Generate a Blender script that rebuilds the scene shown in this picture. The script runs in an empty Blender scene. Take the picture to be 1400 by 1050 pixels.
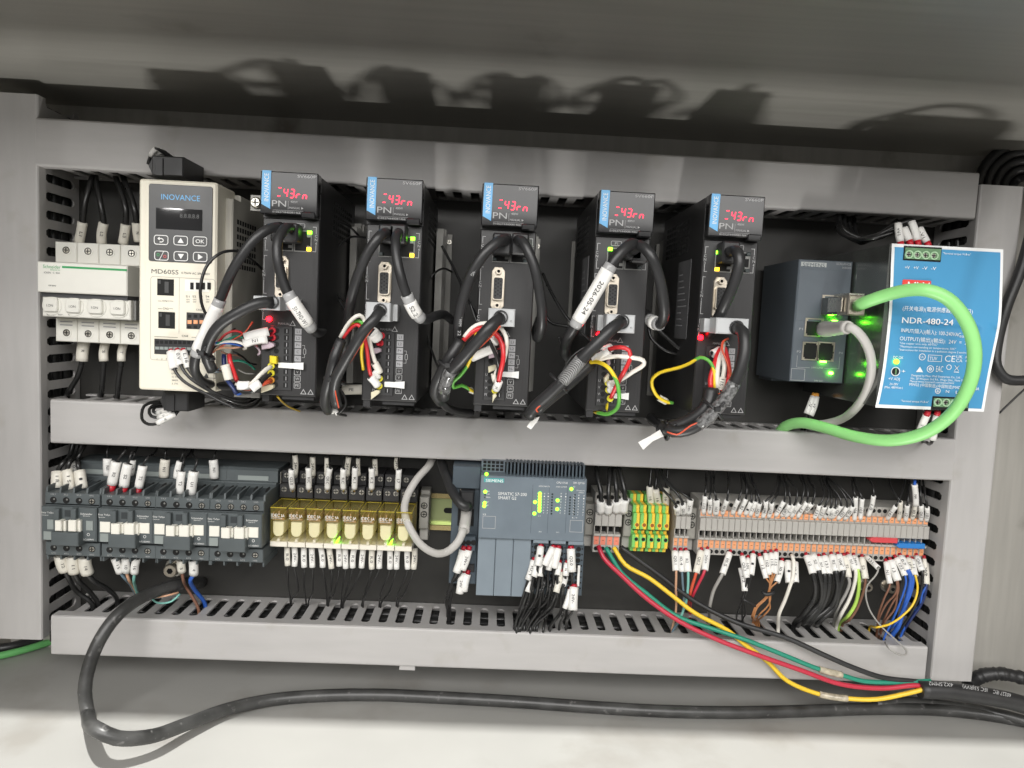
import bpy, bmesh, math, random
from mathutils import Vector, Matrix
random.seed(7)
SC = bpy.context.scene
COL = SC.collection
MM = 0.001
# ------------------------------------------------------------------ camera
CAMD = 664.0                      # mm from the mounting panel to the lens
FPX = 970.0                       # focal length in pixels of a 1400 px wide picture
_rx, _ry, _rz = (math.radians(a) for a in (4.8216, -1.7629, 2.7285))
_Rx = Matrix(((1, 0, 0), (0, math.cos(_rx), -math.sin(_rx)), (0, math.sin(_rx), math.cos(_rx))))
_Ry = Matrix(((math.cos(_ry), 0, math.sin(_ry)), (0, 1, 0), (-math.sin(_ry), 0, math.cos(_ry))))
_Rz = Matrix(((math.cos(_rz), -math.sin(_rz), 0), (math.sin(_rz), math.cos(_rz), 0), (0, 0, 1)))
ROT = _Rz @ _Rx @ _Ry             # (X right, down, into the panel) -> camera (right, down, forward)
ROTI = ROT.transposed()
def _bl(v): return Vector((v[0], v[2], -v[1]))
camd = bpy.data.cameras.new('camera'); cam = bpy.data.objects.new('camera', camd); COL.objects.link(cam)
_r, _u, _b = _bl(ROT[0]), -_bl(ROT[1]), -_bl(ROT[2])
cam.matrix_world = Matrix(((_r.x, _u.x, _b.x, 0), (_r.y, _u.y, _b.y, -CAMD * MM), (_r.z, _u.z, _b.z, 0), (0, 0, 0, 1)))
camd.sensor_width = 36; camd.lens = FPX / 1400 * 36; camd.clip_start = 0.01; camd.clip_end = 50
SC.camera = cam
# ------------------------------------------------------------------ room light
SC.view_settings.view_transform = 'Standard'; SC.view_settings.look = 'None'
SC.view_settings.gamma = 1; SC.view_settings.exposure = 0.35
w = bpy.data.worlds.new('World'); SC.world = w; w.use_nodes = True
w.node_tree.nodes['Background'].inputs[0].default_value = (1.0, 0.98, 0.94, 1)
w.node_tree.nodes['Background'].inputs[1].default_value = 0.2
def area(name, loc, target, sx, sy, power, color=(1, 0.98, 0.955)):
    l = bpy.data.lights.new(name, 'AREA'); l.shape = 'RECTANGLE'; l.size = sx; l.size_y = sy; l.energy = power; l.color = color
    o = bpy.data.objects.new(name, l); COL.objects.link(o); o.location = loc
    o.rotation_euler = (Vector(target) - Vector(loc)).to_track_quat('-Z', 'Y').to_euler()
    return o
area('room_light', (-0.2, -2.3, 1.02), (0, 0, -0.05), 2.8, 1.3, 66)
area('side_lamp', (-1.112, -2.1, 0.356), (-0.23, -0.13, 0.07), 0.06, 0.034, 1.6)
area('ceiling_lamp', (-0.1, -1.08, 1.865), (0, -0.11, -0.335), 0.05, 0.05, 82, (1, 0.99, 0.95))
area('floor_bounce_fill', (-0.02, -0.78, -1.6), (0, -0.12, 0.18), 0.14, 0.11, 13, (1, 0.98, 0.94))  # added source, stands in for light reflected upward off the floor
try:
    SC.cycles.max_bounces = 6; SC.cycles.transparent_max_bounces = 12
    SC.cycles.caustics_reflective = False; SC.cycles.caustics_refractive = False
except Exception: pass
# ------------------------------------------------------------------ helpers
def at(px, py, D):
    d = ROTI @ Vector(((px - 700) / FPX, (py - 525) / FPX, 1))
    return d[0] / d[2] * (CAMD - D), -d[1] / d[2] * (CAMD - D)
def pt(px, py, D):
    x, z = at(px, py, D); return (x, D, z)
def kpx(px, py, D):
    a, b = at(px, py, D), at(px + 10, py + 0.5, D); return math.hypot(a[0] - b[0], a[1] - b[1]) / 10
def zm(ox, oy, s):
    return lambda x, y: (ox + x / s, oy + y / s)
def orn(k):
    return {1: 'first', 2: 'second', 3: 'third', 4: 'fourth', 5: 'fifth', 6: 'sixth', 7: 'seventh', 8: 'eighth', 9: 'ninth', 10: 'tenth', 11: 'eleventh', 12: 'twelfth', 13: 'thirteenth'}.get(k) or \
        (str(k) + ('th' if 10 < k % 100 < 14 else {1: 'st', 2: 'nd', 3: 'rd'}.get(k % 10, 'th')))
_txt = {}
def glyphs(s):
    if s not in _txt:
        c = bpy.data.curves.new('lettering', 'FONT'); c.body = s; c.resolution_u = 3
        o = bpy.data.objects.new('lettering', c)
        me = bpy.data.meshes.new_from_object(o)
        vs = [(v.co.x, v.co.y) for v in me.vertices]; fs = [tuple(p.vertices) for p in me.polygons]
        bpy.data.meshes.remove(me); bpy.data.objects.remove(o); bpy.data.curves.remove(c)
        xs = [v[0] for v in vs] or [0, 1]
        _txt[s] = ([(v[0] - min(xs), v[1]) for v in vs], fs, max(xs) - min(xs) or 1)
    return _txt[s]
class MB:
    def __init__(s, ox=0, oz=0): s.v = []; s.f = []; s.mi = []; s.sm = []; s.ox = ox; s.oz = oz
    def add(s, vs, fs, m=0, smooth=False):
        b = len(s.v); s.v += [(x + s.ox, d, z + s.oz) for x, d, z in vs]
        for f in fs: s.f.append(tuple(b + i for i in f)); s.mi.append(m); s.sm.append(smooth)
        return s
    def prism(s, poly, d0, d1, c=0, m=0, smooth=False):
        n = len(poly); vs = [(x, d0, z) for x, z in poly]; rings = [d0]
        if c:
            vs += [(x, d1 - c, z) for x, z in poly]; cx = sum(p[0] for p in poly) / n; cz = sum(p[1] for p in poly) / n
            ins = []
            for i in range(n):
                a, b, e = Vector(poly[i - 1]), Vector(poly[i]), Vector(poly[(i + 1) % n])
                t1, t2 = (b - a).normalized(), (e - b).normalized()
                n1, n2 = Vector((-t1.y, t1.x)), Vector((-t2.y, t2.x)); mvec = n1 + n2
                mvec = mvec / max(mvec.length_squared / 2, 0.3)
                if mvec.dot(Vector((cx, cz)) - b) < 0: mvec = -mvec
                q = b + mvec * c; ins.append((q.x, q.y))
            vs += [(x, d1, z) for x, z in ins]; R = 3
        else:
            vs += [(x, d1, z) for x, z in poly]; R = 2
        fs = [tuple(range(n)), tuple(range((R - 1) * n, R * n))]
        for r in range(R - 1):
            for i in range(n):
                j = (i + 1) % n; fs.append((r * n + i, r * n + j, (r + 1) * n + j, (r + 1) * n + i))
        return s.add(vs, fs, m, smooth)
    def box(s, x0, x1, z0, z1, d0, d1, c=0, m=0):
        x0, x1 = min(x0, x1), max(x0, x1); z0, z1 = min(z0, z1), max(z0, z1)
        return s.prism([(x0, z0), (x1, z0), (x1, z1), (x0, z1)], d0, d1, c, m)
    def bpx(s, a, b, c_, d_, d0, d1, c=0, m=0):            # pixel corners of the front face
        x0, z0 = at(a, b, d1); x1, z1 = at(c_, d_, d1); return s.box(x0, x1, z0, z1, d0, d1, c, m)
    def rrect(s, x0, x1, z0, z1, r, d0, d1, c=0, m=0, k=3):
        return s.prism(rr(x0, x1, z0, z1, r, k), d0, d1, c, m)
    def loft(s, prof, d_of=None, m=0): pass
    def cyl(s, p0, p1, r, n=12, m=0, r1=None, smooth=True):
        r1 = r if r1 is None else r1; a, b = Vector(p0), Vector(p1); t = (b - a).normalized()
        u = t.orthogonal().normalized(); w_ = t.cross(u); vs = []
        for q, rad in ((a, r), (b, r1)):
            for i in range(n):
                an = 2 * math.pi * i / n; vs.append(tuple(q + u * math.cos(an) * rad + w_ * math.sin(an) * rad))
        s.add(vs, [(i, (i + 1) % n, n + (i + 1) % n, n + i) for i in range(n)], m, smooth)
        s.add(vs[:n], [tuple(range(n))], m); s.add(vs[n:], [tuple(range(n))], m); return s
    def knob(s, x, z, r, d0, d1, n=12, m=0, c=0): 
        return s.prism([(x + r * math.cos(2 * math.pi * i / n), z + r * math.sin(2 * math.pi * i / n)) for i in range(n)], d0, d1, c, m)
    def ring(s, x, z, r0, r1, d0, d1, n=14, m=0):
        vs = []
        for d in (d0, d1):
            for r in (r0, r1):
                for i in range(n): vs.append((x + r * math.cos(2 * math.pi * i / n), d, z + r * math.sin(2 * math.pi * i / n)))
        fs = []
        for i in range(n):
            j = (i + 1) % n
            fs += [(2 * n + i, 2 * n + j, 3 * n + j, 3 * n + i), (n + i, n + j, 3 * n + j, 3 * n + i), (i, j, 2 * n + j, 2 * n + i), (i, j, n + j, n + i)]
        return s.add(vs, fs, m)
    def frame(s, x0, x1, z0, z1, t, d0, d1, m=0):
        s.box(x0, x1, z1 - t, z1, d0, d1, 0, m); s.box(x0, x1, z0, z0 + t, d0, d1, 0, m)
        s.box(x0, x0 + t, z0 + t, z1 - t, d0, d1, 0, m); return s.box(x1 - t, x1, z0 + t, z1 - t, d0, d1, 0, m)
    def rframe(s, x0, x1, z0, z1, r, t, d0, d1, m=0, k=3):
        a = rr(x0, x1, z0, z1, r, k); b = rr(x0 + t, x1 - t, z0 + t, z1 - t, max(r - t, .05), k); n = len(a)
        vs = [(x, d0, z) for x, z in a] + [(x, d0, z) for x, z in b] + [(x, d1, z) for x, z in a] + [(x, d1, z) for x, z in b]
        fs = []
        for i in range(n):
            j = (i + 1) % n
            fs += [(2 * n + i, 2 * n + j, 3 * n + j, 3 * n + i), (i, j, 2 * n + j, 2 * n + i), (n + i, n + j, 3 * n + j, 3 * n + i)]
        return s.add(vs, fs, m)
    def tube(s, pts, r, n=8, m=0, step=3.0, flat=1.0, raw=False, cap=True):
        P = [Vector(p) for p in pts] if raw else smooth(pts, step)
        N = len(P); R = r if isinstance(r, (list, tuple)) else [r] * N
        T = [(P[min(i + 1, N - 1)] - P[max(i - 1, 0)]).normalized() for i in range(N)]
        u = T[0].orthogonal().normalized(); ref = Vector((0, 1, 0))
        vs = []
        for i in range(N):
            if flat != 1.0:
                u = (ref.cross(T[i])).normalized()
            else:
                u = (u - T[i] * u.dot(T[i])).normalized()
            w_ = T[i].cross(u)
            for k in range(n):
                an = 2 * math.pi * k / n; vs.append(tuple(P[i] + u * math.cos(an) * R[i] + w_ * math.sin(an) * R[i] * flat))
        fs = [(i * n + k, i * n + (k + 1) % n, (i + 1) * n + (k + 1) % n, (i + 1) * n + k) for i in range(N - 1) for k in range(n)]
        s.add(vs, fs, m, True)
        if cap: s.add(vs[:n], [tuple(range(n))], m); s.add(vs[-n:], [tuple(range(n))], m)
        return s
    def text(s, t, x, z, d, h, m=0, wid=None, ang=0, align='l', raised=0.0):
        vs, fs, W = glyphs(t); k = h / 0.70; sx = (wid / W) if wid else k
        ox = {'l': 0, 'c': -W * sx / 2, 'r': -W * sx}[align]; ca, sa = math.cos(ang), math.sin(ang)
        out = []
        for a, b in vs:
            a = a * sx + ox; b = b * k; out.append((x + a * ca - b * sa, d, z + a * sa + b * ca))
        return s.add(out, fs, m)
    def tpx(s, t, px, py, d, hpx, wpx=None, m=0, ang=0, align='l'):   # baseline start in pixels
        k = kpx(px, py, d); x, z = at(px, py, d); return s.text(t, x, z, d, hpx * k, m, wpx * k if wpx else None, ang, align)
def rr(x0, x1, z0, z1, r, k=3):
    out = []
    for cx, cz, a0 in ((x1 - r, z1 - r, 0), (x0 + r, z1 - r, 90), (x0 + r, z0 + r, 180), (x1 - r, z0 + r, 270)):
        for i in range(k + 1):
            a = math.radians(a0 + 90 * i / k); out.append((cx + r * math.cos(a), cz + r * math.sin(a)))
    return out
def smooth(pts, step=3.0):
    P = [Vector(p) for p in pts]
    if len(P) == 2:
        n = max(1, int((P[1] - P[0]).length / (step * 3))); return [P[0].lerp(P[1], i / n) for i in range(n + 1)]
    E = [P[0] * 2 - P[1]] + P + [P[-1] * 2 - P[-2]]; out = []
    for i in range(1, len(E) - 2):
        a, b, c, d = E[i - 1:i + 3]
        ta, tb, tc = [max((q - p).length, 1e-3) ** 0.5 for p, q in ((a, b), (b, c), (c, d))]
        t0, t1 = 0, ta; t2 = t1 + tb; t3 = t2 + tc
        n = max(2, int((c - b).length / step))
        for j in range(n):
            t = t1 + (t2 - t1) * j / n
            A1 = a * ((t1 - t) / (t1 - t0)) + b * ((t - t0) / (t1 - t0)); A2 = b * ((t2 - t) / (t2 - t1)) + c * ((t - t1) / (t2 - t1))
            A3 = c * ((t3 - t) / (t3 - t2)) + d * ((t - t2) / (t3 - t2))
            B1 = A1 * ((t2 - t) / (t2 - t0)) + A2 * ((t - t0) / (t2 - t0)); B2 = A2 * ((t3 - t) / (t3 - t1)) + A3 * ((t - t1) / (t3 - t1))
            out.append(B1 * ((t2 - t) / (t2 - t1)) + B2 * ((t - t1) / (t2 - t1)))
    out.append(P[-1]); return out
ORG = {}
def mesh_of(name, mb, mats, org=(0, 0, 0)):
    me = bpy.data.meshes.new(name)
    me.from_pydata([((x - org[0]) * MM, -(d - org[1]) * MM, (z - org[2]) * MM) for x, d, z in mb.v], [], mb.f)
    for m in (mats if isinstance(mats, (list, tuple)) else [mats]): me.materials.append(M[m])
    me.polygons.foreach_set('material_index', mb.mi); me.polygons.foreach_set('use_smooth', mb.sm)
    b = bmesh.new(); b.from_mesh(me); bmesh.ops.remove_doubles(b, verts=b.verts, dist=1e-7); bmesh.ops.recalc_face_normals(b, faces=b.faces); b.to_mesh(me); b.free()
    return me
def thing(name, label, cat, org, group=None):
    o = bpy.data.objects.new(name, None); COL.objects.link(o); o.empty_display_size = 0.01
    o.location = (org[0] * MM, -org[1] * MM, org[2] * MM); ORG[o] = org
    o['label'] = label; o['category'] = cat
    if group: o['group'] = group
    return o
def part(parent, name, mb, mats, label=None, stuff=False):
    o = bpy.data.objects.new(name, mesh_of(name, mb, mats, ORG[parent])); COL.objects.link(o); o.parent = parent; ORG[o] = ORG[parent]
    if label: o['label'] = label
    if stuff: o['kind'] = 'stuff'
    return o
def solo(name, label, cat, mb, mats, group=None, org=None):
    if org is None:
        n = len(mb.v); org = (sum(v[0] for v in mb.v) / n, min(v[1] for v in mb.v), min(v[2] for v in mb.v))
    o = bpy.data.objects.new(name, mesh_of(name, mb, mats, org)); COL.objects.link(o); o.location = (org[0] * MM, -org[1] * MM, org[2] * MM); ORG[o] = org
    o['label'] = label; o['category'] = cat
    if group: o['group'] = group
    return o
def structure(name, mb, mats):
    o = bpy.data.objects.new(name, mesh_of(name, mb, mats)); COL.objects.link(o); o['kind'] = 'structure'; ORG[o] = (0, 0, 0); return o
def dup(root, dx, dz, label, dd=0):
    def cp(o, par):
        c = o.copy(); COL.objects.link(c)
        if par: c.parent = par
        ORG[c] = tuple(a + b for a, b in zip(ORG[o], (dx, dd, dz)))
        for ch in list(KIDS.get(o, o.children)): cp(ch, c)
        return c
    r = cp(root, None); r.location = r.location + Vector((dx * MM, -dd * MM, dz * MM)); r['label'] = label
    return r
KIDS = {}
# ------------------------------------------------------------------ materials
M = {}
def mat(name, col, rough=0.5, metal=0.0, var=0.0, scale=60, bump=0.0, emit=0, spec=0.5, stretch=None, alpha=1, trans=0, coat=0, dirt=None):
    m = bpy.data.materials.new(name); m.use_nodes = True; nt = m.node_tree; b = nt.nodes['Principled BSDF']
    b.inputs['Base Color'].default_value = (*col, 1); b.inputs['Roughness'].default_value = rough; b.inputs['Metallic'].default_value = metal
    b.inputs['Specular IOR Level'].default_value = spec; b.inputs['Coat Weight'].default_value = coat
    if emit: b.inputs['Emission Color'].default_value = (*col, 1); b.inputs['Emission Strength'].default_value = emit
    if alpha < 1: b.inputs['Alpha'].default_value = alpha
    if trans: b.inputs['Transmission Weight'].default_value = trans; b.inputs['IOR'].default_value = 1.2
    if var or bump or dirt:
        tc = nt.nodes.new('ShaderNodeTexCoord'); src = tc.outputs['Object']
        if stretch:
            mp = nt.nodes.new('ShaderNodeMapping'); mp.inputs['Scale'].default_value = stretch; nt.links.new(src, mp.inputs[0]); src = mp.outputs[0]
        nz = nt.nodes.new('ShaderNodeTexNoise'); nz.inputs['Scale'].default_value = scale; nz.inputs['Detail'].default_value = 5
        nt.links.new(src, nz.inputs['Vector'])
        if var:
            r = nt.nodes.new('ShaderNodeValToRGB'); nt.links.new(nz.outputs['Fac'], r.inputs[0])
            r.color_ramp.elements[0].position = 0.3; r.color_ramp.elements[1].position = 0.7
            r.color_ramp.elements[0].color = (*[max(0, c * (1 - var)) for c in col], 1); r.color_ramp.elements[1].color = (*[min(1, c * (1 + var)) for c in col], 1)
            out = r.outputs[0]
            if dirt:
                n2 = nt.nodes.new('ShaderNodeTexNoise'); n2.inputs['Scale'].default_value = dirt[0]; n2.inputs['Detail'].default_value = 7; nt.links.new(tc.outputs['Object'], n2.inputs['Vector'])
                r2 = nt.nodes.new('ShaderNodeValToRGB'); r2.color_ramp.elements[0].position = dirt[1]; r2.color_ramp.elements[1].position = dirt[2]
                nt.links.new(n2.outputs['Fac'], r2.inputs[0]); mx = nt.nodes.new('ShaderNodeMixRGB'); nt.links.new(r2.outputs[0], mx.inputs[0])
                mx.inputs[2].default_value = (*dirt[3], 1); nt.links.new(out, mx.inputs[1]); out = mx.outputs[0]
            nt.links.new(out, b.inputs['Base Color'])
            rm = nt.nodes.new('ShaderNodeMapRange'); rm.inputs['To Min'].default_value = max(0.05, rough - 0.08); rm.inputs['To Max'].default_value = min(1, rough + 0.1)
            nt.links.new(nz.outputs['Fac'], rm.inputs[0]); nt.links.new(rm.outputs[0], b.inputs['Roughness'])
        if bump:
            bp = nt.nodes.new('ShaderNodeBump'); bp.inputs['Strength'].default_value = bump; bp.inputs['Distance'].default_value = 0.0006
            nt.links.new(nz.outputs['Fac'], bp.inputs['Height']); nt.links.new(bp.outputs[0], b.inputs['Normal'])
    M[name] = m; return m
mat('steel', (.42, .40, .36), .42, .35, .10, 8, .15, stretch=(1, 18, 18), dirt=(14, .56, .75, (.30, .28, .25)))
mat('floor_steel', (.42, .415, .395), .45, .2, .05, 9, .08, dirt=(16, .55, .72, (.36, .345, .32)))
mat('light_stop_grey', (.16, .158, .15), .5, .2, .06, 10)  # for the added light-blocking sheet out of view
mat('roof_steel', (.41, .40, .365), .38, .35, .06, 7, .1, stretch=(1, 26, 26), dirt=(9, .66, .74, (.31, .295, .265)))
mat('back_steel', (.47, .455, .42), .42, .2, .08, 10, .1, stretch=(12, 1, 1), dirt=(18, .6, .75, (.25, .23, .20)))
mat('panel_paint', (.033, .032, .029), .45, 0, .15, 40, .05)
mat('duct_grey', (.455, .443, .434), .45, 0, .05, 14, .06, stretch=(1, 7, 7), dirt=(26, .60, .78, (.38, .36, .33)))
mat('black_plastic', (.022, .022, .023), .42, 0, .12, 90, .08)
mat('drive_black', (.021, .0205, .021), .38, 0, .22, 60, .12, stretch=(60, 1, .35))
mat('gloss_black', (.016, .016, .017), .08, 0, spec=.36)
mat('display_glass', (.02, .02, .021), .025, 0, spec=.4)
mat('hole', (.004, .004, .004), .8)
mat('cable_black', (.023, .023, .024), .40, 0, .15, 70, .1)
mat('cable_old', (.045, .045, .044), .36, 0, .55, 45, .5, dirt=(160, .63, .70, (.12, .118, .115)))
mat('wire_black', (.018, .018, .018), .28, 0, .1, 60)
mat('marker_white', (.80, .79, .76), .45, 0, .03, 90)
mat('marker_cream', (.74, .71, .63), .45, 0, .03, 90)
mat('sleeve_clear', (.36, .36, .36), .15, 0, .06, 60)
mat('ink', (.02, .02, .022), .6)
mat('print_white', (.80, .80, .78), .5)
mat('print_grey', (.42, .42, .42), .5)
mat('tile_grey', (.33, .33, .34), .5)
mat('badge_blue', (.13, .43, .76), .35)
mat('cream', (.74, .70, .585), .42, 0, .02, 60)
mat('cream_dark', (.40, .385, .34), .45, 0, .04, 60)
mat('cream_white', (.77, .76, .70), .38, 0, .02, 60)
mat('keypad', (.045, .046, .046), .3, 0, .05, 50)
mat('green_print', (.03, .33, .10), .5)
mat('grey_mid', (.20, .20, .19), .45, 0, .05, 60)
mat('handle_dark', (.055, .057, .062), .4)
mat('contactor', (.084, .098, .102), .48, 0, .08, 70, .06)
mat('contactor_dark', (.030, .036, .039), .55, 0, .08, 70)
mat('window_grey', (.27, .30, .29), .3)
mat('button_white', (.80, .78, .70), .4)
mat('screw_zinc', (.62, .60, .54), .28, .9, .1, 300)
mat('nickel', (.60, .54, .45), .3, .85, .12, 200)
mat('brass', (.62, .45, .2), .3, .8)
mat('relay_cover', (.62, .50, .10), .08, 0, alpha=.15)
mat('relay_rim', (.50, .40, .05), .15, 0, alpha=.8)
mat('relay_coil', (.80, .76, .52), .45)
mat('relay_metal', (.70, .42, .26), .3, .7)
mat('relay_base', (.78, .74, .64), .45)
mat('plc', (.155, .19, .222), .42, 0, .05, 70, .05)
mat('plc_light', (.20, .24, .275), .42, 0, .04, 70, .05)
mat('plc_dark', (.060, .080, .098), .5, 0, .08, 70)
mat('teal', (.07, .36, .36), .45)
mat('badge_pale', (.42, .44, .43), .4); mat('switch_grey', (.105, .125, .145), .42, 0, .05, 70)
mat('term_grey', (.42, .405, .375), .5, 0, .05, 70)
mat('stop_grey', (.30, .29, .26), .5, 0, .08, 70)
mat('orange', (.80, .36, .18), .42)
mat('salmon', (.80, .25, .17), .42)
mat('earth_green', (.20, .56, .14), .42)
mat('earth_yellow', (.86, .57, .06), .42)
mat('orange_hole', (.30, .09, .01), .6)
mat('bridge_red', (.62, .07, .08), .4)
mat('bridge_blue', (.03, .20, .55), .4)
mat('psu_blue', (.062, .285, .52), .42, 0, .03, 30)
mat('psu_white', (.82, .83, .83), .4)
mat('psu_case', (.22, .23, .22), .2, .8, .12, 20, .12)
mat('psu_red', (.72, .05, .04), .45)
mat('term_green', (.14, .27, .14), .4)
mat('term_pale', (.42, .62, .40), .4)
mat('red', (.62, .03, .035), .35); mat('crimson', (.52, .03, .06), .35); mat('orange_red', (.62, .09, .04), .4)
mat('ferrule_red', (.40, .01, .025), .35); mat('ferrule_yellow', (.80, .72, .05), .35); mat('ferrule_orange', (.8, .35, .05), .4)
mat('white_wire', (.78, .75, .68), .4); mat('yellow', (.86, .58, .04), .38); mat('green_wire', (.02, .26, .17), .38); mat('grey_wire', (.34, .33, .31), .42)
mat('teal_wire', (.20, .48, .42), .4); mat('tan', (.56, .32, .20), .45); mat('brown', (.20, .095, .06), .45); mat('blue', (.03, .12, .50), .38)
mat('ferrule_red2', (.55, .015, .03), .4); mat('navy', (.015, .03, .12), .38); mat('copper', (.45, .20, .08), .4); mat('slate', (.12, .18, .22), .4); mat('lime', (.45, .70, .12), .4)
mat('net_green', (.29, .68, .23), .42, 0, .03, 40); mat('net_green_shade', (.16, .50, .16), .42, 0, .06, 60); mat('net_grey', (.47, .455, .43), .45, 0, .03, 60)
mat('red_case', (.42, .02, .03), .35)
mat('ribbon_tag', (.76, .76, .74), .45); mat('pink_tag', (.50, .40, .45), .5); mat('beige_tag', (.62, .58, .42), .5); mat('yellow_tag', (.75, .58, .02), .4)
mat('plug_grey', (.47, .48, .485), .42, 0, .04, 70)
mat('heatsink', (.23, .225, .21), .42, .5, .12, 60, .1)
mat('rail_yellow', (.62, .50, .24), .25, .9); mat('rail_green', (.44, .50, .25), .28, .85); mat('rail_pink', (.62, .36, .40), .28, .85)
mat('sticker', (.16, .16, .165), .4, .2, .1, 50)
mat('led_green', (.22, 1, .02), .4, emit=5); mat('led_bright', (.14, 1, .02), .4, emit=36); mat('led_yellow', (1, .58, .02), .4, emit=3.5); mat('led_red', (1, .0025, .006), .4, emit=22); mat('digit_red', (1, .008, .045), .4, emit=3.2)
mat('led_off', (.02, .03, .03), .3)
# EARTH stripes: a green and yellow striped wire
def stripes(name, c1, c2, scale, axis='Z'):
    m = mat(name, c1, .4); nt = m.node_tree; tc = nt.nodes.new('ShaderNodeTexCoord'); wv = nt.nodes.new('ShaderNodeTexWave'); wv.bands_direction = 'DIAGONAL'
    wv.inputs['Scale'].default_value = scale; wv.inputs['Distortion'].default_value = 1.5; r = nt.nodes.new('ShaderNodeValToRGB'); r.color_ramp.interpolation = 'CONSTANT'
    r.color_ramp.elements[0].color = (*c1, 1); r.color_ramp.elements[1].position = .45; r.color_ramp.elements[1].color = (*c2, 1)
    nt.links.new(tc.outputs['Object'], wv.inputs['Vector']); nt.links.new(wv.outputs['Fac'], r.inputs[0]); nt.links.new(r.outputs[0], nt.nodes['Principled BSDF'].inputs['Base Color'])
stripes('earth_wire', (.86, .62, .03), (.12, .42, .06), 12)
stripes('tape_print', (.05, .05, .05), (.30, .30, .30), 420)
mat('clear_print', (.13, .13, .13), .12, 0, .85, 420)
# ------------------------------------------------------------------ enclosure
ZC, ZF, XL, XR, DB = 180.0, -335.0, -455.0, 560.0, -16.0
structure('cabinet_floor', MB().box(XL, XR, ZF - 2, ZF, DB, 232), 'floor_steel')
structure('cabinet_ceiling', MB().box(XL, XR, ZC, ZC + 2, DB, 330), 'roof_steel')
structure('added_light_stop', MB().box(XL, XR, ZF - 4, ZF - 2, 334, 560), 'light_stop_grey')  # added out of view to keep the upward light off the front ceiling
structure('back_wall', MB().box(XL, XR, ZF, ZC, DB - 2, DB), 'back_steel')
structure('side_wall', MB().box(XL - 2, XL, ZF - 2, ZC + 2, DB - 2, 330), 'steel')
structure('side_wall', MB().box(XR, XR + 2, ZF - 2, ZC + 2, DB - 2, 330), 'steel')
structure('mounting_panel', MB().box(-408, 440, -322, 150, -3, 0), 'panel_paint')
# ------------------------------------------------------------------ slotted cable ducts
PITCH, SLOT = 15.2, 7.6
def finger_mesh():
    h = (PITCH - SLOT) / 2; p = PITCH / 2; r = SLOT / 2
    pr = [(-p, 9)]
    for i in range(5):
        a = math.radians(90 * i / 4); pr.append((-p + r * math.sin(a), 9 + r * (1 - math.cos(a)) * 1.2))
    left = pr + [(-h, 46.5), (-h - 1.6, 48.5), (-h - 1.6, 52.5), (-h - .6, 53.5)]
    poly = left + [(-u, d) for u, d in reversed(left)]
    n = len(poly); vs = [(u, d, -.8) for u, d in poly] + [(u, d, .8) for u, d in poly]
    m = MB(); m.add(vs, [tuple(range(n)), tuple(range(n, 2 * n))] + [(i, (i + 1) % n, n + (i + 1) % n, n + i) for i in range(n)])
    return mesh_of('finger', m, 'duct_grey')
FINGER = None
def duct(label, org, length, width, angle, sides, tab=None, u0=9.0, seed=1):
    global FINGER
    t = thing('cable_duct', label, 'cable duct', org, 'grey slotted cable ducts framing the panel'); ORG[t] = (0, 0, 0); t.rotation_euler = (0, angle, 0)
    rnd = random.Random(seed); W = width
    prof = [(-1.6, 50.5), (-1.6, 59.4), (-.9, 60.6), (.2, 61), (W - .2, 61), (W + .9, 60.6), (W + 1.6, 59.4), (W + 1.6, 50.5), (W + .5, 50.5), (W + .5, 59.4), (-.5, 59.4), (-.5, 50.5)]
    N = 40; n = len(prof); ph = rnd.random() * 6; vs = []
    for i in range(N + 1):
        u = length * i / N; wv = .28 * math.sin(u / 74 + ph) + .15 * math.sin(u / 31 + 2 * ph)
        for k, (v, d) in enumerate(prof): vs.append((u, d + (wv if d > 58 else 0), v + (.12 * math.sin(u / 57 + ph))))
    fs = [(i * n + k, i * n + (k + 1) % n, (i + 1) * n + (k + 1) % n, (i + 1) * n + k) for i in range(N) for k in range(n)] + [tuple(range(n)), tuple(range(N * n, N * n + n))]
    part(t, 'lid', MB().add(vs, fs), 'duct_grey')
    b = MB().box(0, length, 0, W, .1, 1.6); b.box(0, length, -.8, .8, 1.6, 9); b.box(0, length, W - .8, W + .8, 1.6, 9)
    for v in (0, 1):
        if v not in sides: b.box(0, length, (-.8, W - .8)[v], (.8, W + .8)[v], 9, 52)
    part(t, 'base', b, 'duct_grey')
    if FINGER is None: FINGER = finger_mesh()
    for v in sides:
        k = 0; u = u0
        while u < length - 5:
            o = bpy.data.objects.new('finger', FINGER); COL.objects.link(o); o.parent = t; o.location = (u * MM, 0, v * W * MM); u += PITCH
    for mname, cnt in (('wire_black', 9),):
        q = MB()
        for k in range(cnt):
            v0 = 9.2 + (k % 3) * (W - 18.4) / 2; d0 = 10 + (k // 3) * 13; P = [(u, d0 + rnd.uniform(-1.5, 1.5), v0 + rnd.uniform(-.8, .8)) for u in [4 + (length - 8) * i / 24 for i in range(25)]]
            q.tube(P, 6.2, 7, 0, 12)
        part(t, 'wiring', q, mname, stuff=True)
    if tab: part(t, 'clip', MB().box(tab, tab + 14, -6, -1, 56, 58.5, .4), 'duct_grey')
    return t
def hduct(label, TL, TR, BL, BR, sides, **k):
    a, b, c, d = (at(*p, 61) for p in (TL, TR, BL, BR)); x0, x1 = (a[0] + c[0]) / 2, (b[0] + d[0]) / 2
    L = math.hypot(x1 - x0, (b[1] + d[1] - a[1] - c[1]) / 2); ang = math.atan2((b[1] + d[1]) / 2 - (a[1] + c[1]) / 2, x1 - x0)
    return duct(label, (x0, 0, c[1]), L, ((a[1] - c[1]) + (b[1] - d[1])) / 2, -ang, sides, **k)
hduct('top horizontal grey cable duct above the servo drives', (51, 164), (1340.6, 238.9), (47.2, 224), (1331.4, 297.5), (0,), seed=3, u0=16)
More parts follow.
